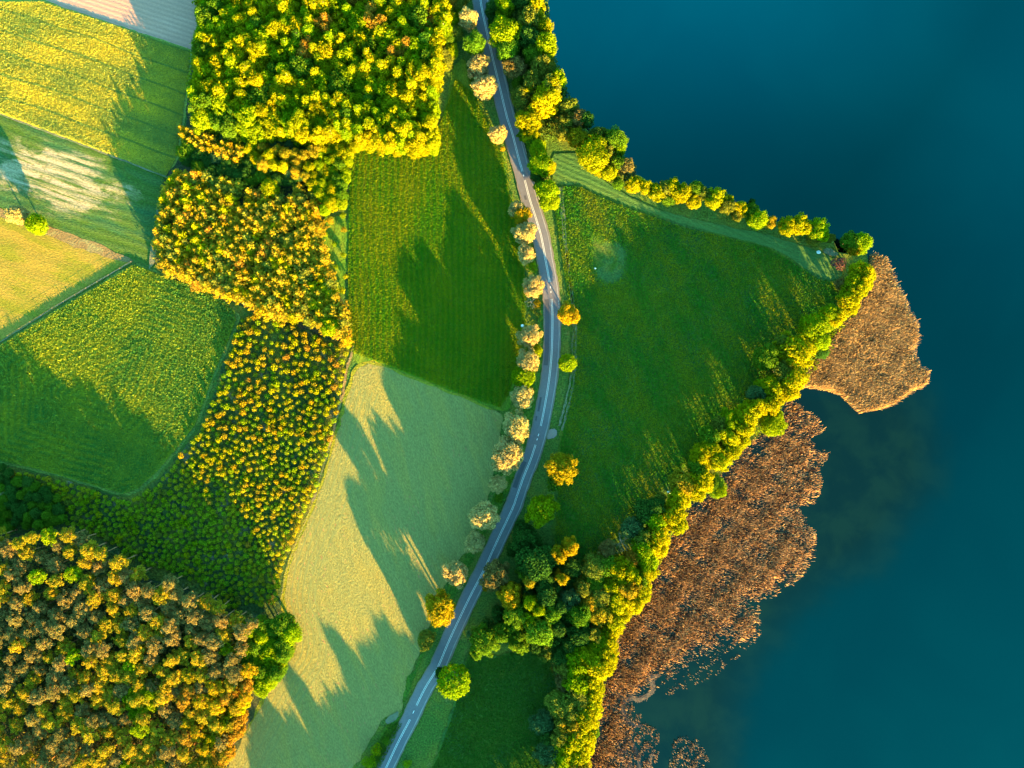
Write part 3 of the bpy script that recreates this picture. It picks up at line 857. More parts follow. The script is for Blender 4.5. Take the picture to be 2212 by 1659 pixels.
# ------------------------------------------------------------------ roadside trees (own labels)
RL = 'trees lining the left side of the road'
for x, y, r, h, kind, tn, lab in [
 (1010,42,20,12,'broad','W','pale tree with yellow-lit top at the upper left roadside, highest of its row'),
 (1026,96,22,12,'broad','G','green tree with a yellow crest on the road verge, above the two round whitish trees'),
 (1032,142,25,9,'fluffy','W','upper of the two round whitish blossoming trees left of the road near the top'),
 (1046,188,27,9,'fluffy','W','lower of the two touching whitish trees near the top, its crown glowing peach'),
 (1075,290,20,8,'fluffy','W','small round whitish tree standing alone on the left verge below the top pair'),
 (1086,322,6,2.5,'bush','A','tiny orange bush just below the lone small whitish roadside tree'),
 (1116,451,19,8,'fluffy','W','whitish tree topping the long roadside row, left of an orange crown'),
 (1126,463,19,8,'fluffy','A','orange crown squeezed between two whitish trees at the top of the long row'),
 (1134,503,25,9,'fluffy','W','third crown of the long roadside row, whitish with a peach right half'),
 (1137,548,20,8,'fluffy','W','blue-white crown of the long roadside row, above a small yellow-green shrub'),
 (1150,577,14,4,'bush','B','yellow-green shrub at the road edge between two whitish trees'),
 (1152,618,24,9,'fluffy','W','peach-lit whitish tree directly above the bare orange branches by the road'),
 (1144,726,24,9,'fluffy','W','whitish roadside tree with a small pale dome at its upper left edge'),
 (1156,757,15,5,'broad','B','small yellow-green crown wedged between two whitish roadside trees'),
 (1141,781,26,9,'fluffy','W','whitish tree with a peach right half, above the spiky yellow-green tree'),
 (1130,814,27,9,'chestnut','B','spiky yellow-green tree in the roadside row between whitish crowns'),
 (1128,857,26,9,'fluffy','W','whitish tree just below the spiky yellow-green one in the roadside row'),
 (1116,922,31,11,'fluffy','W','large whitish tree at the upper right corner of the pale mown field'),
 (1098,983,36,12,'fluffy','W','largest whitish roadside tree, peach-lit, touching the asphalt beside the mown field'),
 (1075,1046,20,7,'fluffy','W','smallest of the whitish trees beside the mown field, below the largest one'),
 (1078,1076,12,2.5,'bush','G','low green shrub below the smallest whitish tree beside the mown field'),
 (1047,1115,32,10,'fluffy','W','round whitish tree with peach centre beside the mown field where the road slants'),
 (1026,1172,24,8,'fluffy','W','blue-white round tree fully in shade beside the slanting road'),
 (983,1239,28,9,'fluffy','W','lowest of the whitish trees, peach-lit, at the mown field edge'),
 (951,1314,34,12,'fluffy','A','large golden tree between the mown field and the lower road'),
 (920,1383,21,6,'fluffy','O','small dull olive tree with one golden spot left of the lower road')]:
    tree(x, y, r, h * (1.35 if h > 3 else 1), kind, tn, lab, RL)
for x, y, r, h, kind, tn, lab in [
 (1228,679,24,8,'fluffy','A','golden tree standing alone right of the road beside the field track'),
 (1226,784,21,8,'chestnut','B','yellow-green tree right of the road on the cart track, below the golden one'),
 (1214,1012,35,12,'fluffy','A','tall golden tree at the meadow edge below the gravel patch'),
 (1198,1045,20,8,'bush','G','green undergrowth shrub at the foot of the tall golden meadow tree'),
 (1169,1102,33,12,'fluffy','B','round green tree in shade right of the road, below the golden one'),
 (1133,1164,30,11,'fluffy','D','round dark green tree in shade beside the slanting road'),
 (1125,1138,16,6,'fluffy','D','small dark crown between the road and two round green trees'),
 (1107,1187,14,5,'fluffy','D','small dark crown hugging the road edge above the lower wood'),
 (1140,1184,15,7,'fluffy','T','pale blue-green crown at the foot of the dark round tree by the road'),
 (1071,1244,31,13,'fluffy','P','brownish tree overhanging the right road edge'),
 (1101,1284,28,14,'fluffy','A','bright golden tree behind the brownish one overhanging the road'),
 (1050,1266,10,6,'fluffy','A','little golden crown leaning over the right road edge'),
 (980,1473,37,13,'chestnut','B','round yellow-green tree standing alone on the right edge of the lower road'),
 (951,1455,12,5,'broad','D','small dark crown reaching over the lower road beside the round yellow-green tree'),
 (1053,1344,12,5,'bush','D','dark shrub between the lower road and the wood'),
 (1017,1370,11,5,'bush','T','blue-green bush at the left tip of the lower wood'),
 (37,463,21,9,'fluffy','W','pale cream round tree at the left end of the earth strip'),
 (78,486,22,8,'broad','B','bright green round tree beside the cream one on the earth strip'),
 (813,1619,14,4,'bush','B','yellow-green bush on the left verge at the bottom of the road'),
 (797,1645,16,4,'bush','B','yellow-green bush at the very bottom of the left verge'),
 (835,1600,10,3,'bush','G','small green bush at the upper end of the bottom left verge'),
 (880,1650,11,2.5,'bush','B','low yellow-green bush right of the road at the bottom'),
 (1812,569,17,3,'bush','V','purplish brown leafless bush at the tip of the mown strip')]:
    tree(x, y, r, h * (1.25 if h > 3 else 1), kind, tn, lab, 'single trees in the open' if kind != 'bush' else 'single bushes')

# ------------------------------------------------------------------ strip between road and lake, north
NORTH = [(1062,22,13,11,'broad','D'),(1088,14,20,13,'broad','B'),(1066,48,13,10,'fluffy','D'),(1088,74,31,15,'broad','B'),(1096,104,24,13,'broad','G'),(1114,146,24,11,'fluffy','P'),
 (1130,8,20,13,'broad','D'),(1156,14,21,14,'fluffy','Y'),(1142,42,24,14,'fluffy','O'),(1176,62,16,13,'fluffy','Y'),(1144,82,22,14,'fluffy','D'),(1176,100,24,14,'broad','B'),
 (1150,118,19,12,'broad','G'),(1168,146,24,14,'fluffy','O'),(1150,176,20,14,'fluffy','O'),(1206,172,17,13,'fluffy','B'),(1182,212,32,16,'fluffy','Y'),(1188,188,22,15,'fluffy','O'),(1228,232,19,13,'fluffy','O'),
 (1224,262,18,12,'fluffy','O'),(1247,256,18,12,'fluffy','P'),(1266,260,15,12,'broad','D'),(1216,286,14,10,'fluffy','O'),(1247,298,20,12,'fluffy','A'),(1288,290,15,11,'fluffy','O'),
 (1126,210,22,11,'fluffy','O'),(1140,196,14,11,'fluffy','Y'),(1142,262,26,12,'fluffy','Y'),(1148,294,18,10,'fluffy','Y'),(1120,178,14,8,'fluffy','G'),(1132,290,13,7,'fluffy','G'),
 (1160,319,17,9,'broad','B'),(1150,308,12,8,'broad','G'),(1168,355,24,11,'broad','B'),(1186,362,13,10,'broad','Y'),(1184,412,22,11,'broad','B'),(1192,436,15,9,'broad','B'),(1180,440,14,8,'broad','B'),(1158,380,12,6,'broad','D'),(1166,402,12,6,'broad','G'),
 (1282,335,32,14,'broad','Y'),(1328,300,22,13,'broad','G'),(1338,322,14,11,'broad','B'),(1294,290,14,11,'fluffy','O'),(1310,330,18,12,'fluffy','O'),(1318,374,16,10,'fluffy','Y'),
 (1336,398,11,7,'broad','G'),(1354,361,18,11,'fluffy','P'),(1334,352,16,11,'fluffy','G'),(1296,366,14,8,'broad','Y'),(1360,385,12,8,'fluffy','T'),
 (1370,397,18,10,'fluffy','Y'),(1396,404,14,10,'fluffy','Y'),(1417,416,16,10,'fluffy','Y'),(1436,408,15,10,'fluffy','O'),(1453,405,18,11,'fluffy','Y'),(1474,418,18,11,'fluffy','Y'),(1444,430,13,7,'broad','G'),
 (1503,408,15,10,'broad','G'),(1499,436,14,9,'fluffy','Y'),(1520,418,14,10,'fluffy','O'),(1545,428,22,11,'fluffy','Y'),(1572,446,16,10,'fluffy','O'),(1574,432,11,9,'fluffy','Y'),(1599,450,16,10,'fluffy','Y'),(1592,466,12,8,'fluffy','O'),
 (1620,456,15,10,'broad','G'),(1637,474,20,11,'broad','B'),(1664,480,13,9,'fluffy','N'),(1624,436,6,5,'broad','D'),
 (1702,488,20,11,'fluffy','Y'),(1729,486,21,12,'fluffy','Y'),(1765,494,22,12,'fluffy','B'),(1759,516,15,9,'fluffy','O'),(1793,514,9,6,'broad','O'),(1778,508,13,9,'fluffy','B'),
 (1837,520,17,11,'broad','G'),(1860,524,21,11,'broad','B'),(1846,538,13,9,'fluffy','A')]
def where_north(x, y):
    if x < 1215 and y > 250 and x < 1200: return 'between road and lake'
    if x < 1200: return 'on the upper bank beside the road'
    if x < 1370: return 'on the lake shore'
    return 'on the shore above the mown strip'
for x, y, r, h, k, tn in NORTH:
    tree(x, y, r * 1.1, h * (1.2 if x < 1215 else 1.1), k, tn, None, 'trees along the north lake shore', '', key='roadstrip' if (x < 1215 and (y > 300 or x < 1150)) else 'north')

EAST = [(1860,590,22,13,'fluffy','Y'),(1849,620,24,13,'fluffy','Y'),(1866,606,20,12,'fluffy','Y'),(1833,648,18,11,'fluffy','Y'),(1840,666,13,9,'fluffy','Y'),(1820,612,12,7,'fluffy','P'),
 (1806,684,18,10,'fluffy','Y'),(1760,706,27,12,'broad','B'),(1788,677,15,10,'broad','B'),(1771,736,17,11,'broad','B'),(1774,760,13,6,'broad','D'),
 (1716,758,32,13,'fluffy','Y'),(1695,745,20,11,'fluffy','O'),(1653,773,22,12,'broad','G'),(1642,788,9,9,'broad','G'),(1682,802,22,11,'fluffy','O'),(1709,823,26,12,'broad','Y'),(1667,839,24,12,'fluffy','Y'),(1640,829,9,7,'broad','B'),
 (1703,845,19,11,'broad','Y'),(1634,850,17,10,'fluffy','T'),(1665,870,20,12,'fluffy','Y'),(1637,879,21,12,'fluffy','Y'),(1668,915,23,8,'broad','B'),(1674,898,14,8,'broad','B'),(1613,896,23,12,'fluffy','Y'),(1577,910,22,12,'fluffy','B'),
 (1605,924,23,12,'fluffy','Y'),(1556,920,18,11,'fluffy','O'),(1533,942,20,11,'broad','G'),(1573,944,23,12,'fluffy','Y'),(1603,950,16,10,'fluffy','Y'),(1577,974,20,11,'fluffy','Y'),(1530,970,22,12,'fluffy','Y'),
 (1549,993,22,12,'fluffy','Y'),(1514,984,20,12,'fluffy','Y'),(1505,1008,17,11,'broad','G'),(1515,1036,23,12,'fluffy','Y'),(1540,1046,20,7,'broad','G'),(1553,1060,15,7,'broad','B'),(1475,1045,24,12,'fluffy','N'),
 (1497,1050,22,12,'fluffy','Y'),(1507,1064,16,11,'fluffy','Y'),(1427,1076,11,6,'broad','O'),(1467,1080,22,12,'fluffy','Y'),(1393,1104,21,11,'broad','D'),(1415,1094,17,12,'broad','D'),(1455,1110,24,13,'fluffy','Y'),
 (1413,1122,20,12,'broad','B'),(1464,1132,19,12,'fluffy','Y'),(1365,1140,20,11,'fluffy','T'),(1420,1156,22,13,'fluffy','Y'),(1387,1160,19,12,'fluffy','O'),(1313,1186,17,10,'fluffy','P'),
 (1417,1182,20,12,'fluffy','Y'),(1389,1184,20,13,'fluffy','B'),(1365,1206,15,11,'fluffy','R'),(1284,1226,22,12,'broad','O'),(1337,1226,22,13,'fluffy','Y'),(1313,1222,19,12,'broad','G'),(1398,1212,19,12,'broad','B'),
 (1397,1238,18,12,'fluffy','Y'),(1360,1242,22,13,'fluffy','Y'),(1384,1250,12,12,'broad','G'),(1285,1254,20,11,'broad','G'),(1321,1260,20,12,'fluffy','Y'),(1357,1268,22,13,'fluffy','N'),(1386,1275,18,12,'fluffy','Y'),
 (1299,1282,20,12,'broad','O'),(1330,1295,22,12,'fluffy','Y'),(1362,1300,20,11,'fluffy','Y'),(1276,1300,19,11,'broad','N'),(1300,1325,21,12,'fluffy','N'),(1328,1340,18,11,'fluffy','Y'),(1345,1322,15,10,'fluffy','Y'),(1322,1362,17,10,'fluffy','Y'),
 (1308,1400,21,12,'fluffy','Y'),(1290,1385,20,11,'fluffy','B'),(1312,1428,19,12,'fluffy','Y'),(1286,1438,24,13,'fluffy','Y'),(1266,1414,22,12,'fluffy','Y'),(1244,1418,20,12,'fluffy','B'),(1246,1446,22,13,'fluffy','B'),(1220,1440,18,11,'fluffy','O'),
 (1280,1464,21,12,'fluffy','Y'),(1248,1472,22,13,'fluffy','B'),(1218,1474,15,9,'fluffy','P'),(1279,1494,21,12,'fluffy','Y'),(1248,1502,23,12,'broad','O'),(1212,1516,23,12,'broad','O'),(1238,1530,23,13,'fluffy','O'),
 (1274,1524,22,12,'fluffy','Y'),(1260,1546,24,13,'fluffy','Y'),(1218,1548,22,12,'fluffy','O'),(1173,1562,20,9,'fluffy','T'),(1234,1566,22,13,'fluffy','N'),(1187,1590,17,9,'fluffy','D'),(1209,1588,18,12,'fluffy','O'),(1247,1588,23,13,'fluffy','Y'),
 (1283,1582,10,4,'broad','G'),(1262,1606,20,12,'fluffy','Y'),(1220,1612,21,12,'fluffy','Y'),(1251,1628,20,12,'fluffy','Y'),(1186,1628,22,10,'fluffy','T'),(1218,1640,22,12,'fluffy','B'),(1252,1654,18,12,'fluffy','N'),(1193,1660,19,11,'fluffy','O')]
for x, y, r, h, k, tn in EAST:
    wh = 'on the shore beside the pale reeds' if y < 860 else ('in the shore belt beside the brown reeds' if y < 1330 else 'in the bottom shore belt')
    tree(x, y, r * (1.18 if y < 1200 else 1.32), h * 1.3, k, tn, None, 'trees along the east lake shore', wh, key='east' if y < 1330 else 'south')
e = tree(1345, 1174, 24, 14, 'bare', 'P', 'big leafless tree with pale spreading branches in the shore belt', None)
e = tree(1148, 652, 17, 6, 'bare', 'P', 'small dead orange-lit tree in the roadside row left of the road', None)
tree(1160, 656, 10, 2.5, 'bush', 'A', 'yellow-orange shrub behind the dead roadside tree', 'single bushes')

WOOD = [(1159,1216,36,14,'broad','D'),(1184,1204,22,13,'broad','D'),(1207,1196,17,15,'fluffy','A'),(1232,1180,17,15,'fluffy','A'),(1233,1222,21,11,'broad','D'),(1143,1254,13,14,'broad','N'),(1175,1250,20,12,'broad','D'),
 (1212,1246,13,15,'fluffy','A'),(1133,1236,15,11,'fluffy','G'),(1181,1282,24,13,'broad','D'),(1144,1298,15,14,'broad','B'),(1161,1314,15,14,'broad','B'),(1115,1328,24,13,'broad','G'),(1143,1328,13,13,'broad','B'),(1231,1290,24,12,'fluffy','T'),
 (1190,1322,21,13,'broad','G'),(1209,1305,16,12,'broad','D'),(1169,1360,30,14,'broad','G'),(1115,1372,22,12,'fluffy','G'),(1087,1366,20,12,'fluffy','G'),(1045,1384,27,11,'fluffy','G'),(1122,1390,19,12,'fluffy','G'),(1030,1408,14,9,'fluffy','G'),
 (1155,1388,17,11,'fluffy','D'),(1181,1406,19,10,'fluffy','O'),(1207,1356,17,12,'broad','D'),(1211,1414,20,10,'broad','D'),(1253,1326,23,13,'broad','G'),(1251,1368,25,13,'chestnut','D'),(1281,1366,16,12,'fluffy','O'),
 (1200,1380,16,10,'fluffy','D'),(1224,1330,15,10,'fluffy','D'),(1258,1268,18,12,'fluffy','O'),(1075,1325,14,8,'fluffy','D'),(1200,1262,14,10,'fluffy','D'),(1160,1180,14,8,'fluffy','D'),(1230,1255,14,9,'fluffy','D'),(1140,1275,14,9,'fluffy','D'),(1228,1390,16,11,'broad','D')]
for x, y, r, h, k, tn in WOOD:
    tree(x, y, r * 1.13, h * 1.35, k, tn, None, 'trees of the small wood by the lower road', key='smallwood')

# trees that stand just outside the frame to the south; their shade reaches into the photo
for i in range(70):
    t_ = i / 69.0
    x = 1245 - 520 * t_ + R.uniform(-25, 25); y = 1700 + 330 * t_ + R.uniform(-30, 30)
    tree(x, y, R.uniform(18, 26), R.uniform(12, 17), R.choice(['broad', 'fluffy']), R.choice('GOBD'), None, 'trees', 'south of the lower meadow')

# ------------------------------------------------------------------ woods
def poisson(poly, d, rng, dfun=None, maxn=100000, tries=60000):
    xs = [p[0] for p in poly]; ys = [p[1] for p in poly]
    X = rng.uniform(min(xs), max(xs), tries); Y = rng.uniform(min(ys), max(ys), tries)
    ok = inpoly(X, Y, poly)
    cell = {}; out = []
    for x, y in zip(X[ok], Y[ok]):
        dd = d if dfun is None else dfun(x, y)
        g = int(x // 40), int(y // 40)
        bad = False
        for i in (-1, 0, 1):
            for j in (-1, 0, 1):
                for (a, b) in cell.get((g[0] + i, g[1] + j), ()):
                    if (a - x) ** 2 + (b - y) ** 2 < dd * dd: bad = True; break
                if bad: break
            if bad: break
        if bad: continue
        cell.setdefault(g, []).append((x, y)); out.append((x, y))
        if len(out) >= maxn: break
    return out

rs = random.Random(77)
# big leafy crowns in the south-west of the top wood
BIGS = [(455,195,26),(445,255,30),(480,225,30),(500,270,30),(535,255,32),(560,215,42),(590,265,34),(555,285,28),(625,265,28),(640,225,26),(470,140,26),(440,110,24),(450,40,26),(500,60,22),(520,160,24),
        (650,150,30),(735,185,30),(600,120,24),(700,270,26),(780,60,34),(830,40,26),(470,15,22),(660,290,24),(905,40,30),(955,20,28),(750,120,24),(885,80,22),(800,100,22),(445,160,22)]
for x, y, r in BIGS:
    tree(x, y, r, rs.uniform(13, 16), 'big', rs.choice('BBYBG'), None, 'leafy trees of the upper wood', 'in the upper wood')
T1 = [(432,-20),(430,30),(440,60),(424,110),(420,160),(412,210),(418,240),(440,268),(500,285),(600,285),(660,300),(720,290),(762,300),(830,308),(900,316),(930,305),(938,262),(930,205),(945,190),(942,140),(955,80),(975,30),(978,-20)]
def b_ok(x, y): return all((x - a) ** 2 + (y - b) ** 2 > (r * .72) ** 2 for a, b, r in BIGS)
pts = [p for p in poisson(T1, 18.0, NR, lambda x, y: rs.uniform(16.0, 26.0)) if b_ok(*p)]
print('upper wood', len(pts))
for x, y in pts[:300]:
    q_ = math.sin(x * .021 + 1) * math.cos(y * .026) + .6 * math.sin(x * .05 + y * .04)
    rust = (x > 640 and y < 120 and math.sin(x * .06) * math.cos(y * .05 + 1) > .35 and rs.random() < .6)
    k = 'birch' if rs.random() < .7 else rs.choice(['broad', 'fluffy'])
    tn = 'R' if rust else rs.choice('YYYBY' if q_ > -.55 else 'BBYBG')
    tree(x, y, rs.uniform(14, 23) if k == 'birch' else rs.uniform(18, 25), rs.uniform(12, 17.5), k, tn, None, 'slender trees of the upper wood', 'in the upper wood')
# fringe along the meadow and the mixed belt below the wood
for poly, d, kinds, tn, hh, rr, wh in [
   ([(640,300),(762,300),(930,312),(938,326),(900,324),(764,318),(700,320),(640,318)], 17, ['broad'], 'YB', (7, 9), (11, 16), 'at the lower fringe of the upper wood'),
   ([(690,318),(758,322),(752,380),(742,440),(700,455),(690,420),(670,400)], 17, ['broad', 'broad'], 'BBYG', (8, 10), (12, 17), 'in the belt beside the middle meadow'),
   ([(430,282),(520,300),(600,305),(690,320),(670,395),(560,392),(480,375),(400,360),(392,330)], 20, ['broad', 'fluffy'], 'DGGDT', (5, 8), (13, 18), 'in the dark belt below the upper wood'),
   ([(530,315),(600,320),(680,330),(672,385),(600,370),(540,345)], 22, ['broad'], 'YN', (10, 12), (12, 16), 'among the dark belt below the upper wood'),
   ([(395,278),(420,285),(525,322),(520,350),(440,325),(395,300)], 15, ['youngpine'], 'AN', (9, 10), (10, 13), 'in the golden row below the upper wood'),
   ([(985,-40),(1005,-40),(1000,20),(975,110),(960,150),(948,140),(965,70)], 22, ['broad'], 'GBO', (8, 11), (13, 18), 'between the upper wood and the road'),
   ([(700,465),(742,465),(748,600),(742,690),(725,640),(700,560)], 34, ['bush'], 'BYN', (2, 3), (6, 9), 'in the grassy clearing beside the young pines'),
   ([(545,1345),(622,1345),(632,1395),(605,1450),(575,1480),(540,1480),(528,1400)], 24, ['broad'], 'GBBG', (10, 14), (18, 24), 'at the east corner of the lower wood'),
   ([(470,1480),(540,1480),(520,1560),(480,1650),(440,1640),(450,1540)], 26, ['broad', 'fluffy'], 'YNBR', (12, 15), (15, 20), 'at the lower right edge of the lower wood'),
   ([(280,1490),(330,1480),(345,1520),(300,1540)], 20, ['broad'], 'B', (14, 16), (14, 18), 'among the pines of the lower wood'),
   ([(0,1010),(60,1040),(130,1075),(140,1120),(60,1140),(0,1140)], 19, ['broad'], 'GDG', (4, 6), (10, 14), 'on the shaded scrub at the left edge')]:
    for x, y in poisson(poly, d, NR, lambda x, y: rs.uniform(.8, 1.15) * d):
        k = rs.choice(kinds)
        tree(x, y, rs.uniform(*rr), rs.uniform(*hh), k, rs.choice(tn), None, 'bushes of the clearing' if k == 'bush' else 'trees of the wood edges', wh)

# young pine plantation
PLM = [(385,368),(430,376),(480,388),(560,408),(600,412),(640,405),(682,410),(690,470),(700,560),(716,620),(738,660),(748,700),(752,738),(728,722),(700,716),(640,692),(560,672),(520,652),(470,632),(400,602),(348,582),(338,540),(343,480),(352,430),(366,400)]
HOLE = [(575,395),(640,398),(640,425),(600,430),(570,415)]
pts = [p for p in poisson(PLM, 14, NR, lambda x, y: rs.uniform(13.0, 22.0)) if not inpoly(np.array([p[0]]), np.array([p[1]]), HOLE)[0]]
rs.shuffle(pts)
print('young pines', len(pts))
for x, y in pts[:300]:
    tn = 'R' if rs.random() < .03 else rs.choice('NANYNNO')
    tree(x, y, rs.uniform(12, 19), rs.uniform(7, 10.5), 'youngpine', tn, None, 'young pines of the middle plantation', 'in the middle plantation')
for x, y, lab in ((584, 405, 'round yellow tree at the top edge of the young pine plantation'), (713, 706, 'bright green round tree at the lower right corner of the pines')):
    tree(x, y, 20, 9, 'broad', 'Y' if x < 600 else 'B', lab, None)

# tall pines, lower left
PLS = [(-40,1150),(60,1160),(120,1152),(190,1168),(250,1205),(300,1246),(380,1264),(450,1292),(505,1325),(545,1350),(530,1400),(545,1470),(510,1560),(480,1640),(470,1690),(-40,1690)]
def pd(x, y): return 25.5
pts = poisson(PLS, 25.5, NR)
print('tall pines', len(pts))
for x, y in pts[:258]:
    east = x > 380 and y > 1430
    tn = rs.choice('NNAPRA') if east else rs.choice('PNPPNNPN')
    if rs.random() < .04: tn = 'B'
    tree(x, y, rs.uniform(15, 20), rs.uniform(15, 19), 'tallpine', tn, None, 'tall pines of the lower wood', 'in the lower wood')
for x, y in poisson([(-60,1700),(470,1700),(450,1790),(-60,1790)], 29, NR)[:40]:
    tree(x, y, rs.uniform(14, 18), rs.uniform(15, 19), 'tallpine', rs.choice('PNO'))

def merge_off():
    VV, FF, vv, mm, off = [], [], [], [], 0
    for cr, tr, x, y, sc, sz in OFF:
        a = rs.uniform(0, 6.28); ca, sa = math.cos(a), math.sin(a)
        for me_, mi in ((cr, 0), (tr, 1)):
            n = len(me_.vertices); V = np.empty(n * 3, np.float32); me_.vertices.foreach_get('co', V); V = V.reshape(-1, 3)
            Fq = np.empty(len(me_.loops), np.int32); me_.loops.foreach_get('vertex_index', Fq); Fq = Fq.reshape(-1, 4)
            VV.append(np.stack([(V[:, 0] * ca - V[:, 1] * sa) * sc + x, (V[:, 0] * sa + V[:, 1] * ca) * sc + y, V[:, 2] * sz], 1)); FF.append(Fq + off); off += n
            mm.append(np.full(len(Fq), mi)); vv.append(NR.uniform(.2, .8, len(Fq)))
    o = obj('woodland', mesh_np('woodland', np.concatenate(VV), np.concatenate(FF), [LEAF, BARK], mi=np.concatenate(mm), val=np.concatenate(vv)))
    o.color = (.09, .15, .015, 1)
    tag(o, 'green woodland carrying on past the lower edge of the photo', 'woodland', kind='stuff')
merge_off()

# ------------------------------------------------------------------ saplings of the new plantation
SAP = [(522,688),(560,684),(640,708),(700,733),(757,748),(745,805),(733,870),(712,960),(682,1060),(645,1140),(608,1230),(596,1308),(540,1300),(500,1308),(440,1262),(380,1235),(300,1212),(240,1170),(170,1140),(120,1118),(60,1120),(60,1035),(0,1015),(90,1028),(180,1054),(272,1083),(312,1070),(356,1030),(392,986),(442,924),(470,850),(488,790),(508,742)]
def sd(x, y):
    g = max(0.0, min(1.0, (y - 700) / 400.0))
    return 12.5 - 3.0 * g
pts = poisson(SAP, 10, NR, sd)
sized = []
for x, y in pts:
    g = max(0.0, min(1.0, (y - 700) / 400.0))
    sized.append((rs.uniform(.8, 1.35) * (7.0 - 1.3 * g), x, y))
sized.sort(reverse=True)
print('saplings', len(sized))
sap_protos = []
for s_ in (1, 2, 3):
    V, Fq, v = sapling_arrays(s_)
    sap_protos.append((V, Fq, v, mesh_np('sapling', V, Fq, [LEAF], val=v)))
for i, (r, x, y) in enumerate(sized[:300]):
    me_ = sap_protos[i % 3][3]
    wx, wy = W(x, y); s_ = r * S
    o = obj('sapling', me_, None, (wx, wy, 0)); o.rotation_euler = (0, 0, rs.uniform(0, 6.28)); o.scale = (s_, s_, s_ * 1.25)
    tn = rs.choice('YNYBYNA') if rs.random() < .95 else 'R'
    if x < 520 and y > 1060: tn = rs.choice('BBBYO')  # saplings in the pines' shade: greener, the shade put into their colour
    b_, word = TINT[tn]; o.color = (b_[0], b_[1], b_[2], 1)
    tag(o, 'sapling', 'sapling', 'saplings of the new plantation'); register('saplings', o, word, 'sapling', x, y, r)
VV, FF, vv, off = [], [], [], 0
for i, (r, x, y) in enumerate(sized[300:]):
    V, Fq, v, _m = sap_protos[i % 3]
    a = rs.uniform(0, 6.28); ca, sa = math.cos(a), math.sin(a); s_ = r * S; wx, wy = W(x, y)
    Q = np.stack([(V[:, 0] * ca - V[:, 1] * sa) * s_ + wx, (V[:, 0] * sa + V[:, 1] * ca) * s_ + wy, V[:, 2] * s_ * 1.2], 1)
    VV.append(Q); FF.append(Fq + off); off += len(V)
    lo = rs.random() if not (x < 480 and y > 1080) else rs.random() * .45  # merged saplings in the shaded corner get the painted greener tone too
    vv.append(np.clip(.12 * v + .88 * lo, 0, 1))
o = obj('sapling_thicket', mesh_np('sapling_thicket', np.concatenate(VV), np.concatenate(FF), [fleck_mat('sapling_leaves', (.15, .29, .010), (.38, .30, .010), .35)], val=np.concatenate(vv)))
tag(o, 'small rounded saplings crowding the new plantation between the crop field and mown field', 'saplings', kind='stuff')

# ------------------------------------------------------------------ low growth merged as stuff
def thicket(name, polys, n, size, zr, ca, cb, label, cat, seed, jit=.8, up=.6, clump=9.0):
    rng = np.random.default_rng(seed)
    Ps = []
    for poly in polys:
        xs = [p[0] for p in poly]; ys = [p[1] for p in poly]
        m = int(n / len(polys))
        cx = rng.uniform(min(xs), max(xs), m // 14); cy = rng.uniform(min(ys), max(ys), m // 14)
        k = rng.integers(0, len(cx), m)
        X = cx[k] + rng.normal(0, clump * .5, m); Y = cy[k] + rng.normal(0, clump * .5, m)
        hz = rng.uniform(zr[0], zr[1], len(cx))[k] * rng.uniform(.3, 1, m)
        ok = inpoly(X, Y, poly)
        X, Y, hz = X[ok], Y[ok], hz[ok]
        Ps.append(np.stack([(X - 1106) * S, (829.5 - Y) * S, hz], 1))
    P = np.concatenate(Ps)
    Nn = np.tile([0, 0, up], (len(P), 1))
    V, Fq = leaves(P, Nn, size, rng, jit)
    v = np.clip(rng.normal(.5, .28, len(P)), 0, 1)
    o = obj(name, mesh_np(name, V, Fq, [fleck_mat(name + '_leaves', ca, cb, .25)], val=v))
    return tag(o, label, cat, kind='stuff')

thicket('undergrowth', [T1], 80000, .5, (3, 9), (.09, .16, .008), (.30, .30, .008), 'dark green undergrowth between the trees of the upper wood', 'undergrowth', 1)
thicket('undergrowth', [PLM, forest_floor_polys['top'][8:13] + [(520,320),(700,320),(700,400),(480,390)]], 45000, .32, (.8, 4), (.08, .11, .02), (.22, .20, .03), 'brown and green undergrowth below the young pines', 'undergrowth', 2)
thicket('undergrowth', [PLS], 60000, .45, (3, 11), (.06, .08, .025), (.19, .17, .03), 'shadowy undergrowth between the tall pines of the lower wood', 'undergrowth', 3)
thicket('scrub_plants', [[(522,688),(757,748),(733,870),(682,1060),(608,1230),(596,1308),(560,1290),(500,1180),(400,1090),(345,1040),(392,986),(442,924),(488,790),(508,742)]], 120000, .18, (.1, .6), (.10, .17, .012), (.36, .28, .02), 'yellowish weeds and heather between the saplings', 'weeds', 4, clump=14)
vergeL = [(1000,120),(1040,200),(1075,300),(1092,340),(1112,430),(1130,520),(1150,600),(1165,640),(1172,700),(1165,780),(1148,860),(1128,900),(1112,880),(1128,780),(1140,700),(1138,600),(1122,500),(1100,400),(1085,330),(1050,260),(1015,190)]
thicket('verge_grass', [vergeL], 26000, .28, (.3, 2.2), (.05, .12, .012), (.20, .19, .012), 'long green and yellow grass along the left road verge', 'grass', 5)
thicket('verge_grass', [[(876,1470),(900,1440),(1010,1195),(1085,1030),(1120,930),(1150,930),(1110,1040),(1040,1170),(975,1300),(910,1430),(860,1560)], [(800,1640),(840,1560),(870,1560),(800,1700),(760,1700)]], 24000, .26, (.3, 1.6), (.035, .12, .012), (.09, .15, .012), 'lush green grass on the verge between mown field and road', 'grass', 6)
thicket('shore_scrub', [[(1060,-20),(1180,-20),(1200,130),(1240,240),(1220,300),(1180,310),(1190,420),(1175,430),(1150,330),(1110,190),(1085,60)], [(1140,1190),(1240,1240),(1290,1290),(1270,1420),(1100,1390),(1040,1370),(1110,1300)]], 45000, .45, (1.0, 6.0), (.03, .08, .018), (.09, .15, .015), 'dark green scrub under the trees between road and lake', 'undergrowth', 7)
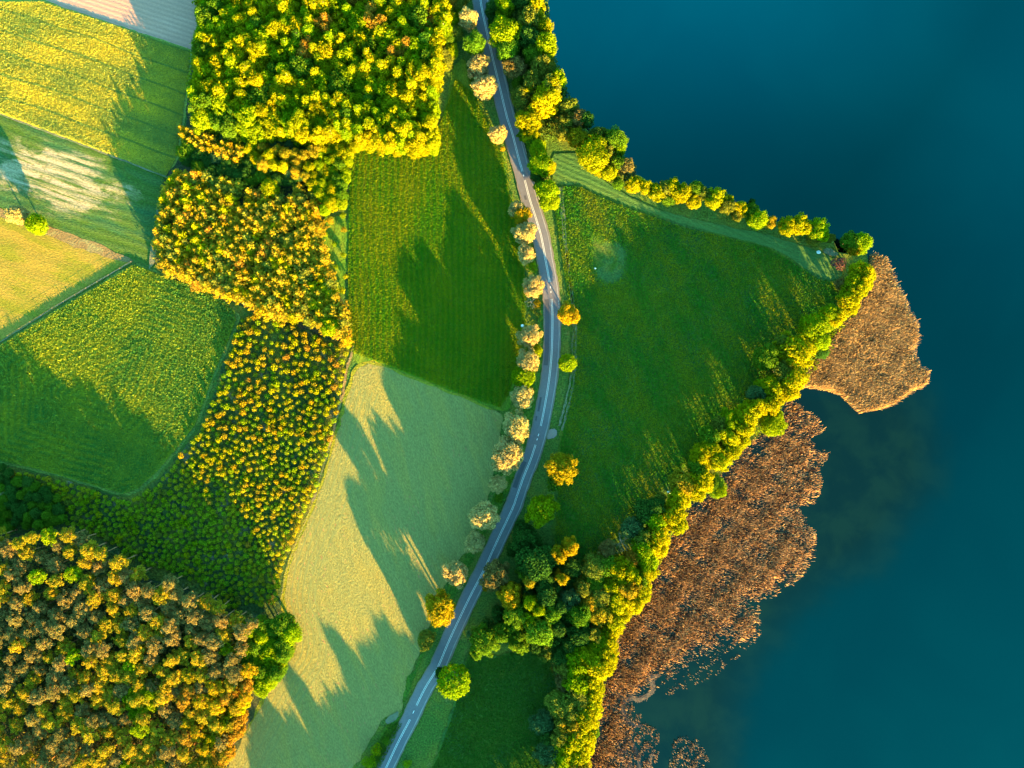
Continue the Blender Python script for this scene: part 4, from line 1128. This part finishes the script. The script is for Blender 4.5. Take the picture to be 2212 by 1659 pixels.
thicket('shore_scrub', [[(1240,1400),(1420,1120),(1560,990),(1700,800),(1790,690),(1850,600),(1865,610),(1840,680),(1730,830),(1600,970),(1470,1110),(1400,1250),(1320,1400),(1270,1660),(1200,1660)]], 90000, .45, (2.0, 8.5), (.06, .12, .010), (.27, .27, .006), 'dense low leaves under the shore belt beside the reeds', 'undergrowth', 8)
thicket('shore_scrub', [[(1250,320),(1300,360),(1370,410),(1500,440),(1640,478),(1700,500),(1790,520),(1815,540),(1790,545),(1700,515),(1600,490),(1500,470),(1400,440),(1300,390)]], 7000, .3, (.3, 1.5), (.03, .09, .015), (.09, .13, .015), 'low green growth at the foot of the north shore trees', 'undergrowth', 9)

# crops: leaning ears catch the low sun
def ears(name, poly, n, h, size, lean, ca, cb, label, cat, seed, vn=0.03, dens=None):
    rng = np.random.default_rng(seed)
    xs = [p[0] for p in poly]; ys = [p[1] for p in poly]
    X = rng.uniform(min(xs), max(xs), n); Y = rng.uniform(min(ys), max(ys), n)
    ok = inpoly(X, Y, poly); X, Y = X[ok], Y[ok]
    if dens is not None:
        ok = dens(X, Y, rng); X, Y = X[ok], Y[ok]
    m = len(X)
    bx = (X - 1106) * S; by = (829.5 - Y) * S
    hh = h * rng.uniform(.55, 1.15, m)
    th = rng.uniform(0, PI, m)
    wx_ = np.cos(th) * size * .5; wy_ = np.sin(th) * size * .5
    lx = lean[0] * hh + rng.normal(0, .18, m) * hh; ly = lean[1] * hh + rng.normal(0, .18, m) * hh
    z0 = np.full(m, -.45 if 'reed' in name else 0.1)
    V = np.stack([np.stack([bx - wx_, by - wy_, z0], 1), np.stack([bx + wx_, by + wy_, z0], 1),
                  np.stack([bx + lx + wx_ * .9, by + ly + wy_ * .9, z0 + hh], 1), np.stack([bx + lx - wx_ * .9, by + ly - wy_ * .9, z0 + hh * .96], 1)], 1).reshape(-1, 3)
    Fq = np.arange(4 * m).reshape(m, 4)
    v = np.clip(rng.random(m) ** 1.7 * .95 + .12 * wob(X, Y, .06, seed) + .07 * wob(X + rng.normal(0, 1, m), Y, .25, seed), 0, 1)
    o = obj(name, mesh_np(name, V, Fq, [fleck_mat(name + '_blades', ca, cb, .3)], val=v))
    return tag(o, label, cat, kind='stuff')

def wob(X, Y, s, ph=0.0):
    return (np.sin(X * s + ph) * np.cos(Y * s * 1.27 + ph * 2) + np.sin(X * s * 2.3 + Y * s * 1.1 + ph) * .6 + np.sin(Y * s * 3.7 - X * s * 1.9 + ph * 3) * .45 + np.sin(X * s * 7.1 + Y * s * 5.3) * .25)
POOLS = [(1860,770,10,5),(1868,785,12,8),(1795,715,14,6),(1870,738,10,7),(1885,800,10,7),(1805,740,8,10),(1760,700,1,1)]
def densA(X, Y, rng):
    X = X + rng.normal(0, 1.8, len(X)); Y = Y + rng.normal(0, 1.8, len(Y))
    d = edgedist(X, Y, REED_A)
    k = np.clip(d / 6.0, .35, 1) * np.clip(.92 + .35 * wob(X, Y, .05, 1.0), .25, 1)
    for a, b, c_, e_ in POOLS: k *= np.clip(((X - a) / c_) ** 2 + ((Y - b) / e_) ** 2 - .35, 0.04, 1)
    return rng.random(len(X)) < k
def densB(X, Y, rng):
    X = X + rng.normal(0, 3.2, len(X)); Y = Y + rng.normal(0, 3.2, len(Y))
    d = np.where(inpoly(X, Y, REED_B), 1, -1) * edgedist(X, Y, REED_B) + 7 * wob(X, Y, .11, 5.0)
    k = np.clip(.50 + d / 50.0, .0, 1) ** 1.6 * np.clip(.62 + .40 * wob(X, Y, .045, .4) + .2 * wob(X, Y, .16, 2.0), .05, 1)
    dl = edgedist(X, Y, SHORE[16:37] + [(900, 1660), (900, 500)])
    k *= np.clip(.45 + dl / 120.0, 0, 1)
    return rng.random(len(X)) < k
ears('reed_bed', REED_A, 260000, 2.8, .15, (.45, .32), (.13, .08, .05), (.85, .52, .22), 'tan reed bed leaning to the upper right, at the eastern tip of the land', 'reeds', 21, dens=densA)
GROW = [(1700,860),(1760,900),(1785,930),(1745,950),(1792,980),(1780,1005),(1770,1015),(1778,1060),(1760,1095),(1720,1095),(1760,1150),(1762,1210),(1730,1250),(1670,1290),(1640,1300),(1640,1385),(1560,1395),(1480,1440),(1400,1500),(1365,1560),(1370,1700),(1262,1700),(1290,1480),(1330,1330),(1385,1250),(1470,1110),(1575,1000),(1690,880)]
ears('reed_bed', GROW, 430000, 1.6, .17, (.34, .22), (.07, .035, .03), (.92, .53, .25), 'brown and pink reed bed along the shore belt, thinning out to the open water', 'reeds', 22, dens=densB)
def densC(X, Y, rng):
    X = X + rng.normal(0, 2.5, len(X)); Y = Y + rng.normal(0, 2.5, len(Y))
    return rng.random(len(X)) < np.clip(.06 + .30 * wob(X, Y, .13, 2.0), .0, .5)
ears('reed_bed', [(1360,1520),(1400,1560),(1425,1580),(1420,1640),(1400,1670),(1345,1670),(1350,1580)], 9000, 1.4, .22, (.2, .1), (.10, .07, .06), (.42, .25, .16), 'sparse reed patch in open water left of the bottom centre', 'reeds', 23, dens=densC)
ears('reed_bed', [(1455,1600),(1480,1590),(1510,1600),(1530,1640),(1540,1680),(1440,1680)], 9000, 1.4, .22, (.2, .1), (.10, .07, .06), (.40, .26, .16), 'faint reed patch in the water at the bottom edge, right of the others', 'reeds', 24, dens=densC)
ears('reed_bed', [(1440,1440),(1560,1370),(1640,1310),(1640,1380),(1560,1450),(1470,1500),(1430,1500)], 7000, 1.3, .22, (.2, .1), (.10, .07, .06), (.40, .26, .16), 'stray reeds floating off the lower corner of the brown reed bed', 'reeds', 25, dens=densC)

def sward(name, poly, n, h, size, ca, cb, label, cat, seed, jit=1.1, rows=None, hole=None):
    rng = np.random.default_rng(seed)
    xs = [p[0] for p in poly]; ys = [p[1] for p in poly]
    X = rng.uniform(min(xs), max(xs), n); Y = rng.uniform(min(ys), max(ys), n)
    ok = inpoly(X, Y, poly)
    if hole is not None: ok &= ~inpoly(X + rng.normal(0, 4, n), Y + rng.normal(0, 4, n), hole)
    X, Y = X[ok], Y[ok]
    P = np.stack([(X - 1106) * S, (829.5 - Y) * S, .3 + h * rng.uniform(.2, 1, len(X))], 1)
    V, Fq = leaves(P, np.tile([0, 0, 1.0], (len(P), 1)), size, rng, jit)
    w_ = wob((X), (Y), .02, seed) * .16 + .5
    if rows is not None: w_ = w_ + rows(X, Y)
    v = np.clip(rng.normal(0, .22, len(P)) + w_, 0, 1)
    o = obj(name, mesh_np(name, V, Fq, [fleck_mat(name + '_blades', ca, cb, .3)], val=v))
    return tag(o, label, cat, kind='stuff')
CROPF = [(292,572),(330,588),(420,618),(480,648),(508,672),(510,692),(492,740),(465,800),(444,860),(422,918),(376,976),(340,1018),(300,1054),(268,1066),(180,1040),(90,1014),(0,994),(-20,990),(-20,760),(0,748),(120,674)]
sward('tall_crop', CROPF, 330000, .75, .30, (.06, .20, .035), (.31, .34, .022), 'green and yellow ears standing in the large crop field at the left', 'crop', 31, rows=lambda X, Y: .22 * np.sin(edgedist(X, Y, CROPF) * .42 + wob(X, Y, .01) * 1.5) * (wob(X, Y, .012, 2.0) > -.5) + .15 * wob(X, Y, .008, 4.0))
RAPE = [(-20,6),(93,4),(410,110),(408,160),(398,215),(394,260),(380,342),(360,380),(243,335),(0,244),(-20,238)]
sward('rapeseed_crop', RAPE, 240000, .4, .22, (.20, .29, .065), (.68, .53, .05), 'yellow flowering crop standing in the field at the upper left', 'crop', 32, rows=lambda X, Y: -.75 * (np.abs(((Y - .334 * X) + 6 * wob(X, Y, .004)) % 47 - 23) < 2.2) + .18 * wob(X * .35, (Y - .334 * X) * 1.6, .03, 1.0))
MEAD = [(764,320),(925,322),(958,250),(985,170),(1020,200),(1060,280),(1086,340),(1100,420),(1118,500),(1134,600),(1134,700),(1120,770),(1100,850),(1080,880),(1020,860),(940,830),(870,802),(800,776),(758,760),(752,600),(756,400)]
sward('meadow_grass', MEAD, 260000, .35, .22, (.060, .20, .006), (.215, .245, .006), 'tall grass of the middle meadow between the wood and the road', 'grass', 33, rows=lambda X, Y:   .30 * np.sin((X + 4 * wob(X, Y, .006)) * .5) + .20 * wob(X * 1.6, Y * .3, .02, 3.0))
sward('meadow_grass', [(1014,1404),(1060,1424),(1150,1394),(1188,1432),(1208,1500),(1188,1600),(1165,1690),(915,1690),(944,1640),(984,1524)], 60000, .35, .24, (.025, .13, .014), (.07, .15, .012), 'deep green shaded grass of the small meadow at the bottom, right of the road', 'grass', 35)
MEAD2 = [(1196,440),(1214,560),(1236,700),(1232,850),(1210,960),(1205,1060),(1198,1170),(1236,1220),(1280,1210),(1420,1070),(1520,970),(1640,860),(1720,760),(1800,680),(1815,612),(1770,604),(1660,536),(1473,490),(1373,456),(1306,430),(1250,402),(1205,405)]
sward('meadow_grass', MEAD2, 260000, .35, .24, (.036, .185, .012), (.19, .225, .008), 'shaded green grass of the meadow between the road and the lake', 'grass', 34, rows=lambda X, Y: .34 * wob(X * .876 + Y * -.482, (X * .482 + Y * .876) * .25, .05, 3.0) + .12 * wob(X, Y, .07, 1.0), hole=[(1280,514),(1310,520),(1340,525),(1356,545),(1352,580),(1340,605),(1312,616),(1290,605),(1278,560)])  # warm streaks along the sun's direction: sunlight painted into the grass colour

# ------------------------------------------------------------------ fences, guard rails, small things
WOODP = plain('weathered_post', (0.16, 0.13, 0.09), 0.9, 0.3, 3.0)
WIRE = plain('wire', (0.10, 0.10, 0.10), 0.5, 0.1, 3.0)
STEEL = plain('galvanised_steel', (0.24, 0.24, 0.25), 0.45, 0.15, 2.0)
def along(pts, step):
    P = [W(*p) for p in pts]; out = []; carry = 0.0
    for i in range(len(P) - 1):
        a, b = P[i], P[i + 1]; L = math.hypot(b[0] - a[0], b[1] - a[1]); s = carry
        while s < L:
            k = s / L; out.append((a[0] + (b[0] - a[0]) * k, a[1] + (b[1] - a[1]) * k, math.atan2(b[1] - a[1], b[0] - a[0]))); s += step
        carry = s - L
    return out
def fence(name, pts, step, h, label, r=.09, wires=3):
    P = along(pts, step)
    e = empty(name, (P[0][0], P[0][1], 0), label, 'fence')
    V, Fq = tube([(0, 0, 0), (0, 0, h * .5), (0, 0, h)], [r, r, r * .85], 6)
    n = len(V); Fq = Fq + []
    me = bpy.data.meshes.new('fence_post'); me.from_pydata(V, [], [tuple(q) for q in Fq] + [tuple(range(n - 6, n))]); me.materials.append(WOODP)
    ox, oy = P[0][:2]
    for x, y, a in P:
        o = obj('post', me, e, (x - ox, y - oy, 0)); o.rotation_euler = (R.uniform(-.05, .05), R.uniform(-.05, .05), a)
    for k in range(wires):
        z = h * (.3 + .3 * k)
        V, Fq = tube([(x - ox, y - oy, z) for x, y, a in P], [.018] * len(P), 3)
        obj('wire', mesh_np('fence_wire', V, Fq, [WIRE]), e)
    return e
fence('pasture_fence', [(285,566),(120,663),(0,737)], 5.6, 1.5, 'post and wire fence between the yellow pasture and the large crop field')
fence('plantation_fence', [(764,748),(752,790),(738,850),(720,930),(708,980),(690,1040),(668,1110),(640,1175),(618,1235),(607,1300),(600,1330)], 5.5, 1.7, 'post and wire fence along the left side of the pale mown field')
fence('woodland_fence', [(603,1322),(590,1336),(560,1342),(520,1335),(480,1318),(440,1290)], 5.5, 1.7, 'wire fence curving between the saplings and the lower wood')

def guardrail(pts, label):
    P = along(pts, 4.0); ox, oy = P[0][:2]
    e = empty('guard_rail', (ox, oy, 0), label, 'guard rail', 'guard rails beside the upper road')
    V, Fq = [], []
    prof = [(-.04, .45), (.06, .52), (-.02, .60), (.06, .68), (-.04, .76)]
    for x, y, a in P:
        for d, z in prof: V.append((x - ox - math.sin(a) * d, y - oy + math.cos(a) * d, z + .1))
    m = len(prof)
    for i in range(len(P) - 1):
        for k in range(m - 1): Fq.append((i * m + k, i * m + k + 1, (i + 1) * m + k + 1, (i + 1) * m + k))
    me = mesh_np('rail_beam', V, Fq, [STEEL]); o = obj('beam', me, e)
    md = o.modifiers.new('thickness', 'SOLIDIFY'); md.thickness = .12
    V, Fq = tube([(0, 0, 0), (0, 0, .82)], [.07, .07], 4); mp = mesh_np('rail_post', V, Fq, [STEEL])
    for x, y, a in P: obj('post', mp, e, (x - ox + math.sin(a) * .12, y - oy - math.cos(a) * .12, 0)).rotation_euler = (0, 0, a + PI / 4)
guardrail(spline([(1052,-10),(1056,14),(1061,34)], 3), 'short guard rail on the right of the road at the very top')
guardrail(spline([(1082,122),(1088,152),(1096,184),(1101,206)], 4), 'grey guard rail right of the road opposite the two round whitish trees')
guardrail(spline([(1107,232),(1113,252),(1119,270)], 4), 'grey guard rail right of the road between two yellow roadside crowns')
guardrail(spline([(1127,294),(1132,312),(1142,350)], 4), 'grey guard rail beside the road just above the first single centre dash')
guardrail(spline([(1150,380),(1158,410),(1167,438),(1173,456)], 4), 'lowest guard rail right of the road, ending above the field track')

def lathe(prof, n=14):
    V, Fq = [], []
    for r_, z in prof:
        for k in range(n): a = 2 * PI * k / n; V.append((r_ * math.cos(a), r_ * math.sin(a), z))
    for i in range(len(prof) - 1):
        for k in range(n): Fq.append((i * n + k, i * n + (k + 1) % n, (i + 1) * n + (k + 1) % n, (i + 1) * n + k))
    return V, Fq
def stone(name, x, y, r, hgt, col, label, cat, seed):
    rng = np.random.default_rng(seed)
    prof = [(r, 0), (r * 1.08, hgt * .35), (r * .8, hgt * .8), (r * .35, hgt), (0.01, hgt * 1.02)]
    V, Fq = lathe(prof, 11); V = np.array(V) * (1 + rng.normal(0, .10, (len(V), 1)))
    o = obj(name, mesh_np(name, V, Fq, [plain(name + '_surface', col, .8, .15, 2.0)], smooth=False), None, (*W(x, y), 0.1))
    o.scale = (1, .8, 1)
    return tag(o, label, cat)
stone('white_stone', 1285.5, 580, .42, .7, (.82, .8, .74), 'small white stone in the pale flattened patch of the lake meadow', 'stone', 1)
stone('pale_boulder', 1768, 545, .9, .5, (.66, .72, .74), 'low pale stone heap on the mown strip near its right end', 'stone', 2)
stone('pale_boulder', 1443, 1063, .6, 3.0, (.5, .62, .62), 'pale pointed boulder at the meadow edge against the yellow shore belt', 'stone', 3)
# pale dome on a post beside the roadside tree
e = empty('field_marker', (*W(1128.5, 705), 0), 'pale blue-white dome on a post at the upper left of a whitish roadside tree', 'marker')
V, Fq = tube([(0, 0, 0), (0, 0, 3.6)], [.06, .06], 6); obj('pole', mesh_np('marker_pole', V, Fq, [STEEL]), e)
V, Fq = lathe([(.62, 3.4), (.66, 3.6), (.58, 3.9), (.36, 4.15), (.01, 4.25)], 16); obj('dome', mesh_np('marker_dome', V, Fq, [plain('white_plastic', (.7, .76, .8), .4, .05, 1)], smooth=True), e)
# hunting ladder stand by the young pines
e = empty('ladder_stand', (*W(532, 664), 0), 'small wooden ladder stand in the grass at the lower tip of the young pines', 'hunting stand')
for sx in (-.4, .4):
    V, Fq = tube([(sx, 0, 0), (sx * .8, 1.4, 3.6)], [.06, .05], 5); obj('rail', mesh_np('stand_rail', V, Fq, [WOODP]), e)
V, Fq = join([tube([(-.4, .25 + .28 * k, .6 + .7 * k), (.4, .25 + .28 * k, .6 + .7 * k)], [.04, .04], 4) for k in range(5)]); obj('rungs', mesh_np('stand_rungs', V, Fq, [WOODP]), e)
V, Fq = tube([(0, 2.6, 0), (0, 1.4, 3.6)], [.07, .06], 5); obj('brace', mesh_np('stand_brace', V, Fq, [WOODP]), e)
V = [(-.5, 1.1, 3.6), (.5, 1.1, 3.6), (.5, 1.8, 3.6), (-.5, 1.8, 3.6), (-.5, 1.1, 3.7), (.5, 1.1, 3.7), (.5, 1.8, 3.7), (-.5, 1.8, 3.7)]
obj('seat', mesh_np('stand_seat', V, [(0, 3, 2, 1), (4, 5, 6, 7), (0, 1, 5, 4), (1, 2, 6, 5), (2, 3, 7, 6), (3, 0, 4, 7)], [WOODP]), e)

# drifting reed straw: ragged mats afloat at the rim of the reeds
DRIFT = plain('drifting_straw', (0.075, 0.055, 0.045), 0.95, 0.3, 0.8)
def drift(pts, w_, label, seed, n=420):
    rng = np.random.default_rng(seed)
    s = np.array([W(*p) for p in spline(pts, 10)])
    parts_V, parts_F, o_ = [], [], 0
    k = rng.integers(0, len(s) - 1, n)
    d = s[k + 1] - s[k]; L = np.linalg.norm(d, axis=1, keepdims=True) + 1e-6; d = d / L
    c = s[k] + d * rng.uniform(0, 1, (n, 1)) * L + np.stack([-d[:, 1], d[:, 0]], 1) * rng.normal(0, w_, (n, 1))
    a = np.arctan2(d[:, 1], d[:, 0]) + rng.normal(0, .35, n)
    ln = rng.uniform(.5, 1.6, n); ww = rng.uniform(.05, .12, n)
    ux = np.cos(a); uy = np.sin(a); z = rng.uniform(-.47, -.32, n)
    V = np.stack([np.stack([c[:, 0] - ux * ln - uy * ww, c[:, 1] - uy * ln + ux * ww, z], 1), np.stack([c[:, 0] + ux * ln - uy * ww, c[:, 1] + uy * ln + ux * ww, z + .05], 1),
                  np.stack([c[:, 0] + ux * ln + uy * ww, c[:, 1] + uy * ln - ux * ww, z], 1), np.stack([c[:, 0] - ux * ln + uy * ww, c[:, 1] - uy * ln - ux * ww, z + .03], 1)], 1).reshape(-1, 3)
    o = obj('straw_raft', mesh_np('straw_raft', V, np.arange(4 * n).reshape(n, 4), [DRIFT]))
    return tag(o, label, 'drifting straw', 'rafts of drifting straw')
drift([(1352,1600),(1341,1587),(1344,1567),(1356,1550)], .35, 'curved raft of drifting straw, the lowest one, hooking round dark water', 5, 500) if False else None
drift([(1348,1559),(1350,1545),(1343,1530),(1346,1518),(1354,1511),(1372,1509)], .45, 'straw raft hugging the left rim of the dark bay in the lower reeds', 1)
drift([(1372,1510),(1380,1512),(1392,1507),(1404,1499),(1410,1491)], .35, 'branching straw raft across the top of the dark bay in the lower reeds', 2)
drift([(1411,1487),(1409,1475),(1408,1465),(1420,1460)], .4, 'short hooked straw raft above the dark bay in the lower reeds', 3, 260)
drift([(1348,1555),(1358,1560),(1368,1565),(1383,1568)], .35, 'thin straw raft below the dark bay in the lower reeds', 4, 260)
drift([(1350,1625),(1340,1622),(1345,1640),(1358,1652),(1368,1659)], .4, 'curved straw raft hooking round a small pool near the bottom', 5, 300)
drift([(1362,1600),(1372,1620),(1380,1640),(1382,1660)], .3, 'long thin straw strand running down to the bottom edge', 6, 240)
drift([(1405,1665),(1404,1645),(1410,1630)], .3, 'short straw strand at the bottom edge, right of the long one', 7, 160)

scene.render.resolution_x = 1024
scene.render.resolution_y = 768

# ------------------------------------------------------------------ labels of the counted trees
label_rows('in the upper wood', 'upper wood', 22)
label_rows('in the middle plantation', 'young plantation', 18)
label_rows('in the lower wood', 'lower pine wood', 26)
label_rows('saplings', 'new plantation', 14)
label_rows('smallwood', 'small roadside wood', 26)
for k_, p_ in (('at the lower fringe of the upper wood', 'upper wood lower fringe'), ('in the belt beside the middle meadow', 'belt beside middle meadow'),
               ('in the dark belt below the upper wood', 'dark belt below upper wood'), ('among the dark belt below the upper wood', 'bright clump in dark belt'),
               ('in the golden row below the upper wood', 'golden band below upper wood'), ('between the upper wood and the road', 'gap between wood and road'),
               ('in the grassy clearing beside the young pines', 'clearing beside young pines'), ('at the east corner of the lower wood', 'lower wood east corner'),
               ('at the lower right edge of the lower wood', 'lower wood right edge'), ('among the pines of the lower wood', 'leafy clump amid pines'),
               ('on the shaded scrub at the left edge', 'shaded scrub at left')):
    label_rows(k_, p_, 20)
label_along('roadstrip', 'from top in strip between road and lake', [(1075, 0), (1110, 150), (1145, 290), (1175, 390), (1188, 450)])
label_along('north', 'from the top along the north shore', [(1150, -10), (1160, 100), (1200, 230), (1280, 310), (1360, 380), (1500, 420), (1700, 485), (1860, 530)])
label_along('east', 'down the shore belt from the tip of land', [(1870, 580), (1840, 660), (1760, 710), (1700, 790), (1660, 880), (1550, 970), (1480, 1070), (1400, 1160), (1360, 1250), (1320, 1330)])
label_along('south', 'from the top in the bottom shore belt', [(1330, 1330), (1300, 1420), (1260, 1480), (1240, 1560), (1230, 1660)])
